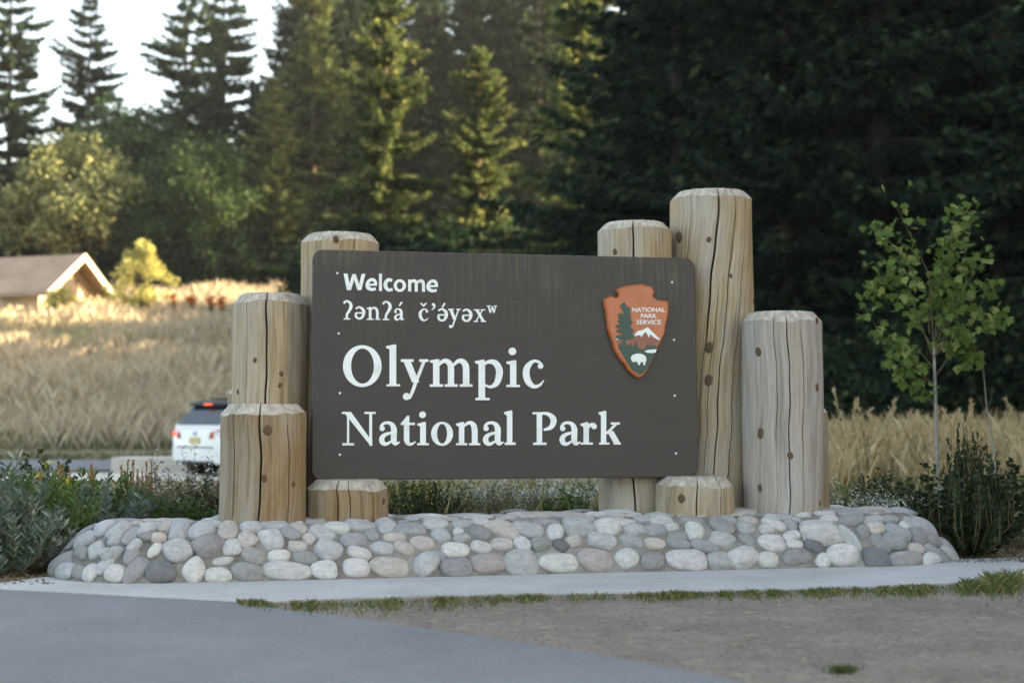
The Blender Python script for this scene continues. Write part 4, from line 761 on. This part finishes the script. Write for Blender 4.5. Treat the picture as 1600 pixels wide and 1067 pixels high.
ml = shrub('green_shrub', .42, .3, 40, 44, .045, .012, 'midleaf', 43, .1)
for px, d, pt, lb in ((240, 10.5, 760, 'bright green low shrub between grey-green shrubs and dry flowers'), (315, 10.6, 775, 'bright green low shrub beside the brown knotted log'), (1420, 11.0, 770, 'bright green low plant among white flowers by the dark shrub'), (1320, 11.5, 765, 'green plant close behind the greyish log'), (885, 11.6, 760, 'slim green plant under the board'), (1590, 10.6, 800, 'low green plant right of the dense dark shrub')): put(ml, px, d, lb, pytop=pt, h=.42)
dry = shrub('dry_flower_shrub', .5, .36, 60, 34, .03, .004, 'brownleaf', 44, .2, {'n': 3, 's': .03, 'l': .016, 'm': 'whiteflower'}, thick=.002)
for px, d, pt, lb in ((280, 11.0, 700, 'wispy dry shrub with tiny pale flowers in front of the car'), (325, 11.3, 712, 'wispy dry shrub with pale flowers close to the dark shrub'), (745, 11.8, 748, 'brownish wispy shrub under the board beside the dotted shrub'), (805, 11.6, 745, 'brown twiggy shrub under the middle of the board'), (860, 12.2, 752, 'wispy dry shrub under the board near the slim green plant'), (1310, 11.2, 735, 'brown twiggy shrub behind the greyish log'), (1575, 10.2, 800, 'reddish brown dry plant beside the dense dark shrub')): put(dry, px, d, lb, pytop=pt, h=.5)
wf = shrub('white_flower_plant', .4, .3, 46, 26, .04, .005, 'sage', 45, .2, {'n': 9, 's': .02, 'l': .018, 'm': 'whiteflower'})
for k, (px, d, pt) in enumerate(((900, 12.6, 752), (930, 13.0, 748), (960, 12.4, 755), (850, 13.2, 748), (780, 13.4, 748), (720, 13.5, 750))): put(wf, px, d, 'white-flowered pale plant seen through the gap under the board', 'flowers', 'white flowers under the board', pytop=pt, h=.4)
for k, (px, d, pt) in enumerate(((1335, 10.9, 775), (1365, 11.0, 772), (1400, 11.4, 775), (1435, 11.2, 768), (1450, 11.8, 762))): put(wf, px, d, 'white-flowered pale plant behind the plinth near the sapling', 'flowers', 'white flowers near the sapling', pytop=pt, h=.4)
def spikes(seed, n, h, sp):
    o = empty('seed_spike_clump'); r_ = np.random.default_rng(seed)
    for k in range(n):
        x, y = r_.normal(0, sp, 2); hh = h * r_.uniform(.75, 1.05); lx = r_.normal(0, .02); mb = MB(); mb.tube([(x, y, 0), (x + lx, y, hh)], [.0035, .002], 5); st_ = mb.build('stem', M['stem'], o)
        t_ = r_.uniform(.55, 1, 130); P = np.stack([x + lx * t_, np.full(130, y), hh * t_], 1); b = r_.random(130) * 6.28; D = np.stack([np.cos(b), np.sin(b), np.full(130, .9)], 1); link('seed_spike', quads_mesh('seed_spike', leaves(P, D, np.full(130, .018), np.full(130, .006)), r_.random(130)), M['spike'], o)
    return o
sp = spikes(51, 6, .72, .06)
for px, d, pt, lb in ((92, 10.2, 742, 'orange dried seed spikes among the grey-green shrubs'), (140, 10.6, 742, 'orange dried seed spikes behind the shrubs, next clump towards the road'), (205, 10.7, 735, 'orange brown seed spikes between shrubs and dry flowers'), (235, 11.0, 738, 'orange brown seed spikes closest to the wispy dry shrub')): put(sp, px, d, lb, 'dried flowers', pytop=pt - 22, h=.72)
yf = shrub('yellow_flower_plant', .75, .13, 6, 60, .04, .009, 'midleaf', 61, .3, {'n': 9, 's': .02, 'l': .026, 'm': 'yflower'}, curve=.05)
put(yf, 72, 10.4, 'tall leafy stems topped with yellow flowers above the shrubs', 'flowers', pytop=672, h=.75)
# maple sapling
SX, SY = (1462 - 800) / FPX * 13., 13.
sap = empty('maple_sapling', (SX, SY, 0)); tag(sap, 'slender young maple with lobed green leaves beside the plinth', 'sapling')
def spx(px, py, dy=0.): q = on_y(px, py, SY + dy); return q - np.array([SX, SY, 0])
mb = MB(); mb.tube([(0, 0, -.1), spx(1464, 700), spx(1461, 600), spx(1459, 540)], [.021, .018, .014, .011], 8); mb.build('trunk', M['sapling_bark'], sap, True)
BR = [((1459, 545), (1452, 430), (1400, 320), .0), ((1459, 545), (1470, 430), (1505, 325), .05), ((1459, 560), (1425, 470), (1400, 400), -.2), ((1459, 560), (1500, 470), (1520, 420), .2), ((1460, 590), (1510, 520), (1550, 440), .2), ((1460, 600), (1400, 560), (1345, 470), -.15), ((1456, 540), (1500, 440), (1522, 330), .1), ((1455, 540), (1420, 480), (1365, 410), .15), ((1448, 480), (1480, 420), (1490, 340), -.2), ((1440, 440), (1400, 420), (1350, 455), -.1), ((1456, 560), (1520, 500), (1565, 495), -.25), ((1458, 575), (1430, 540), (1390, 545), .25), ((1456, 560), (1480, 520), (1520, 560), .1), ((1430, 430), (1392, 380), (1372, 350), .1), ((1452, 520), (1450, 470), (1470, 400), .28), ((1463, 640), (1440, 600), (1405, 565), .1), ((1456, 550), (1490, 480), (1540, 400), -.1)]
mid = []; tips = []
mbs = []
for (a, b, c, dy) in BR:
    A, B, C_ = spx(*a), spx(*b, dy * .6), spx(*c, dy); mb = MB(); mb.tube([A, B, C_], [.007, .005, .002], 5, False); mb.build('branch', M['stem'], sap, True); mid.append((A, B, C_))
def leafmesh(seed):
    r_ = np.random.default_rng(seed); pts = [(0, 0), (.16, .1), (.42, .08), (.36, .28), (.62, .52), (.38, .52), (.30, .62), (.2, .8), (0, 1.05), (-.2, .8), (-.3, .62), (-.38, .52), (-.62, .52), (-.36, .28), (-.42, .08), (-.16, .1)]
    fold = r_.uniform(.1, .35); V = [(x, y, -abs(x) * fold - .25 * y * y * r_.uniform(.5, 1)) for x, y in pts] + [(0, .45, 0)]; n = len(pts)
    me = pymesh('leaf', V, [(i, (i + 1) % n, n) for i in range(n)]); at = me.attributes.new('rnd', 'FLOAT', 'POINT'); at.data.foreach_set('value', [float(r_.uniform(0, 1))] * len(V)); me.materials.append(M['maple']); return me
LM = [leafmesh(i) for i in range(7)]; rest = []
for k in range(720):
    A, B, C_ = mid[rng.integers(len(mid))]; t_ = rng.uniform(.25, 1.06); p = (1 - t_) ** 2 * A + 2 * t_ * (1 - t_) * B + t_ * t_ * C_ + rng.normal(0, .062, 3)
    if k >= 298: rest.append(p); continue
    me = LM[rng.integers(7)]; o = link('leaf', me, None, sap); s = rng.uniform(.06, .105); o.location = p; o.rotation_euler = (rng.normal(-1.9, .45), rng.normal(0, .4), rng.normal(0, 1.0)); o.scale = (s, s, s)
mbr = MB(); lv = [v.co.copy() for v in LM[0].vertices]; lf = [tuple(p.vertices) for p in LM[0].polygons]
for p in rest:
    Rm = Matrix.Translation(Vector(p)) @ (Matrix.Rotation(rng.normal(0, 1.), 4, 'Z') @ Matrix.Rotation(rng.normal(0, .4), 4, 'Y') @ Matrix.Rotation(rng.normal(-1.9, .45), 4, 'X')) @ Matrix.Scale(rng.uniform(.05, .09), 4)
    mbr.add([Rm @ v for v in lv], lf)
me = pymesh('leaf_mass', mbr.v, mbr.f); at = me.attributes.new('rnd', 'FLOAT', 'POINT'); at.data.foreach_set('value', np.repeat(rng.random(len(rest)), len(lv)).astype(np.float32)); link('leaf_mass', me, M['maple'], sap)['kind'] = 'stuff'
q = on_y(1550, 770, 13.4); mb = MB(); mb.tube([(q[0] + .05, 13.4, 0), on_y(1553, 700, 13.4), on_y(1542, 640, 13.4), on_y(1536, 570, 13.4)], [.012, .009, .006, .002], 6); st_ = empty('bare_sapling'); mb.build('trunk', M['sapling_bark'], st_, True)
mb = MB(); mb.tube([on_y(1546, 660, 13.4), on_y(1530, 620, 13.4), on_y(1515, 610, 13.4)], [.004, .003, .0015], 5); mb.build('branch', M['stem'], st_); mb = MB(); mb.tube([on_y(1543, 645, 13.4), on_y(1553, 605, 13.4)], [.004, .0015], 5); mb.build('branch', M['stem'], st_); tag(st_, 'thin leafless sapling stem beside the young maple', 'sapling')
# ------------------------------------------------------------------ white car
cp = on_z(308, 748, -.4); cd = 31.; cx_ = (306 - 800) / FPX * cd
car = empty('parked_car', (cx_, cd, -.4), math.radians(-41)); car.scale = (1.05,) * 3; tag(car, 'white compact SUV with lit brake lamps on the road behind the log posts', 'car')
def loft(secs, name, mat, parent, sm=True):
    v = []; f = []; n = len(secs[0])
    for s in secs: v += s
    for j in range(len(secs) - 1):
        for k in range(n): f.append((j * n + k, j * n + (k + 1) % n, (j + 1) * n + (k + 1) % n, (j + 1) * n + k))
    f += [tuple(range(n))[::-1], tuple(range((len(secs) - 1) * n, len(secs) * n))]; mb = MB(); mb.add(v, f); o = mb.build(name, mat, parent, sm)
    for e in o.data.polygons: e.use_smooth = True
    o.data.set_sharp_from_angle(angle=math.radians(38)); return o
def bsec(y, hw, zb, zt, r=.12): return [(-hw + r, y, zb), (hw - r, y, zb), (hw, y, zb + r), (hw * 1.0, y, (zb + zt) / 2), (hw * .965, y, zt - r * .6), (hw * .9, y, zt), (-hw * .9, y, zt), (-hw * .965, y, zt - r * .6), (-hw, y, (zb + zt) / 2), (-hw, y, zb + r)]
loft([bsec(.0, .76, .31, .92, .1), bsec(.06, .86, .28, .98), bsec(.22, .9, .28, 1.03), bsec(.9, .91, .3, 1.05), bsec(2.6, .91, .28, 1.02), bsec(3.4, .9, .28, .98), bsec(4.0, .86, .3, .86), bsec(4.35, .74, .38, .7)], 'body', M['carpaint'], car)
def gsec(y, hb, ht, zb, zt): return [(-hb, y, zb), (hb, y, zb), (ht + .05, y, zt - .1), (ht, y, zt), (-ht, y, zt), (-ht - .05, y, zt - .1)]
cab = loft([gsec(.06, .80, .78, .93, 1.06), gsec(.5, .84, .64, .95, 1.52), gsec(.62, .84, .64, .95, 1.58), gsec(1.6, .85, .64, .95, 1.61), gsec(2.3, .85, .62, .95, 1.55), gsec(3.3, .84, .76, .95, 1.02)], 'cabin', M['carpaint'], car)
def panel(name, pts, mat, par, th=.012):
    P = [Vector(p) for p in pts]; n = (P[1] - P[0]).cross(P[2] - P[0]).normalized(); c = sum(P, Vector()) / len(P)
    mb = MB(); k = len(P); mb.add([p + n * th for p in P] + [p - n * .03 for p in P], [tuple(range(k)), tuple(range(k, 2 * k))[::-1]] + [(i, k + i, k + (i + 1) % k, (i + 1) % k) for i in range(k)]); return mb.build(name, mat, par)
rw = lambda x, s: (x, .06 + .44 * s, 1.06 + .46 * s)
panel('rear_window', [rw(-.70, .06), rw(.70, .06), rw(.60, .93), rw(-.60, .93)], M['glass'], car, .03)
mb = MB(); mb.add([(-.64, .33, 1.53), (.64, .33, 1.53), (.63, .62, 1.60), (-.63, .62, 1.60), (-.64, .33, 1.49), (.64, .33, 1.49), (.64, .55, 1.49), (-.64, .55, 1.49)], [(0, 1, 2, 3), (4, 7, 6, 5), (0, 4, 5, 1), (1, 5, 6, 2), (2, 6, 7, 3), (3, 7, 4, 0)]); mb.build('spoiler', M['black'], car)
mb = MB(); mb.box(-.13, .13, .305, .335, 1.495, 1.53); mb.build('brake_light', M['lamp'], car)
for s in (-1, 1):
    panel('side_window', ([(s * .865, .65, 1.03), (s * .865, 2.9, 1.03), (s * .70, 2.25, 1.47), (s * .70, .8, 1.5)])[::(-1 if s > 0 else 1)], M['glass'], car, .02)
    mb = MB(); mb.add([(s * .50, -.03, .80), (s * .88, .05, .84), (s * .895, .30, .98), (s * .84, .04, 1.0), (s * .52, -.02, .93), (s * .50, .15, .80), (s * .86, .3, .84), (s * .85, .35, .98), (s * .8, .25, 1.0), (s * .52, .15, .93)], [(0, 1, 2, 3, 4), (5, 9, 8, 7, 6), (0, 5, 6, 1), (1, 6, 7, 2), (2, 7, 8, 3), (3, 8, 9, 4), (4, 9, 5, 0)]); tl = mb.build('tail_light', M['redlens'], car)
    mb = MB(); mb.add([(s * .66, -.02, .86), (s * .84, .03, .87), (s * .83, .035, .95), (s * .66, -.015, .94), (s * .66, .06, .86), (s * .84, .1, .87), (s * .83, .1, .95), (s * .66, .06, .94)], [(0, 1, 2, 3), (4, 7, 6, 5), (0, 4, 5, 1), (1, 5, 6, 2), (2, 6, 7, 3), (3, 7, 4, 0)]); mb.build('bulb', M['lamp'] if s < 0 else M['clearlens'], tl)
    for yy in (.82, 3.45):
        wh = empty('wheel'); wh.parent = car; wh.location = (s * .80, yy, .34); mb = MB()
        mb.tube([(-.11, 0, 0), (-.08, 0, 0), (.08, 0, 0), (.11, 0, 0)], [.30, .34, .34, .30], 22); mb.build('tyre', M['black'], wh, True); mb = MB(); mb.tube([(s * .06, 0, 0), (s * .118, 0, 0)], [.22, .20], 16); mb.build('rim', M['rim'], wh)
        mb = MB(); mb.tube([(-.115 + .0, 0, 0), (.112, 0, 0)], [.40, .40], 20); ar = mb.build('wheel_arch', M['black'], car); ar.location = (s * .80, yy, .36)
mb = MB(); mb.box(-.62, .62, -.03, .08, .285, .34); mb.build('rear_bumper_skirt', M['black'], car)
mb = MB(); mb.box(-.60, .60, -.02, .03, .615, .635); mb.build('tailgate_seam', M['black'], car)
mb = MB(); mb.box(-.17, .17, -.03, .02, .70, .83); mb.build('number_plate', M['plate'], car)
mb = MB(); mb.prism([(.06 * math.cos(a), .04 * math.sin(a)) for a in np.linspace(0, 6.28, 15)[:-1]], -.01, .02); e_ = mb.build('badge', M['rim'], car); e_.location = (0, -.005, .91); e_.rotation_euler.x = math.pi / 2
for s in (-.5, .5): mb = MB(); mb.tube([(s, .75, 1.635), (s, 2.1, 1.63)], .018, 6); mb.build('roof_rail', M['black'], car)
# ------------------------------------------------------------------ house on the hill
def house(name, px, py, d, Ln, Wd, rise, wallh, ang, label):
    rg = on_y(px, py, d); o = empty(name, (rg[0], rg[1], rg[2] - rise - wallh), ang); w2 = Wd / 2; ez = wallh; rz = wallh + rise
    mb = MB(); mb.add([(-Ln, -w2, -3), (0, -w2, -3), (0, w2, -3), (-Ln, w2, -3), (-Ln, -w2, ez), (0, -w2, ez), (0, w2, ez), (-Ln, w2, ez), (-Ln, 0, rz - .05), (0, 0, rz - .05)], [(0, 1, 5, 4), (2, 3, 7, 6), (1, 2, 6, 9, 5), (3, 0, 4, 8, 7)]); mb.build('wall', M['gable'], o)
    k = rise / w2; oh = .45
    for s in (-1, 1):
        mb = MB(); mb.add([(-Ln - .5, 0, rz), (.8, 0, rz), (.8, s * (w2 + oh), ez - k * oh), (-Ln - .5, s * (w2 + oh), ez - k * oh), (-Ln - .5, 0, rz + .2), (.8, 0, rz + .2), (.8, s * (w2 + oh), ez - k * oh + .2), (-Ln - .5, s * (w2 + oh), ez - k * oh + .2)], [(0, 1, 2, 3), (4, 5, 6, 7), (0, 1, 5, 4), (1, 2, 6, 5), (2, 3, 7, 6), (3, 0, 4, 7)]); mb.build('roof', M['roof'], o)
        mb = MB(); mb.add([(.805, 0, rz + .22), (.805, s * (w2 + oh), ez - k * oh + .22), (.805, s * (w2 + oh), ez - k * oh - .12), (.805, 0, rz - .12), (.90, 0, rz + .22), (.90, s * (w2 + oh), ez - k * oh + .22), (.90, s * (w2 + oh), ez - k * oh - .12), (.90, 0, rz - .12)], [(0, 1, 2, 3), (4, 5, 6, 7), (0, 1, 5, 4), (1, 2, 6, 5), (2, 3, 7, 6), (3, 0, 4, 7)]); mb.build('bargeboard', M['trim'], o)
    mb = MB(); mb.box(0.005, .05, -.6, .6, ez - .1, ez + .75); mb.build('gable_vent', M['bark'], o)
    tag(o, label, 'house')
house('house', 110, 404, 70, 13, 4.7, 1.75, 1.6, math.radians(-20), 'low house with shake roof and tan gable on the hill crest')
o = broadleaf(2.2, 1.1, 77, 'yellow', .16, 60, 40, .05); o.name = 'golden_shrub'; x = (92 - 800) / FPX * 66; o.scale = (.7,) * 3; o.location = (x, 66, float(terrain(x, 66)) - .1); tag(o, 'golden shrub growing in front of the house gable', 'shrub')

# ------------------------------------------------------------------ haze
mb = MB(); mb.box(-235, 235, -38, 410, -1.6, 60); hz = mb.build('haze', None); tag(hz, kind='stuff')
hm = bpy.data.materials.new('thin_forest_haze'); hm.use_nodes = True; ht = hm.node_tree; ht.nodes.clear(); ho = ht.nodes.new('ShaderNodeOutputMaterial'); hv = ht.nodes.new('ShaderNodeVolumePrincipled')
hv.inputs['Color'].default_value = (.95, .95, .93, 1); hv.inputs['Density'].default_value = .0003; hv.inputs['Anisotropy'].default_value = .3; ht.links.new(hv.outputs[0], ho.inputs['Volume']); hz.data.materials.append(hm)
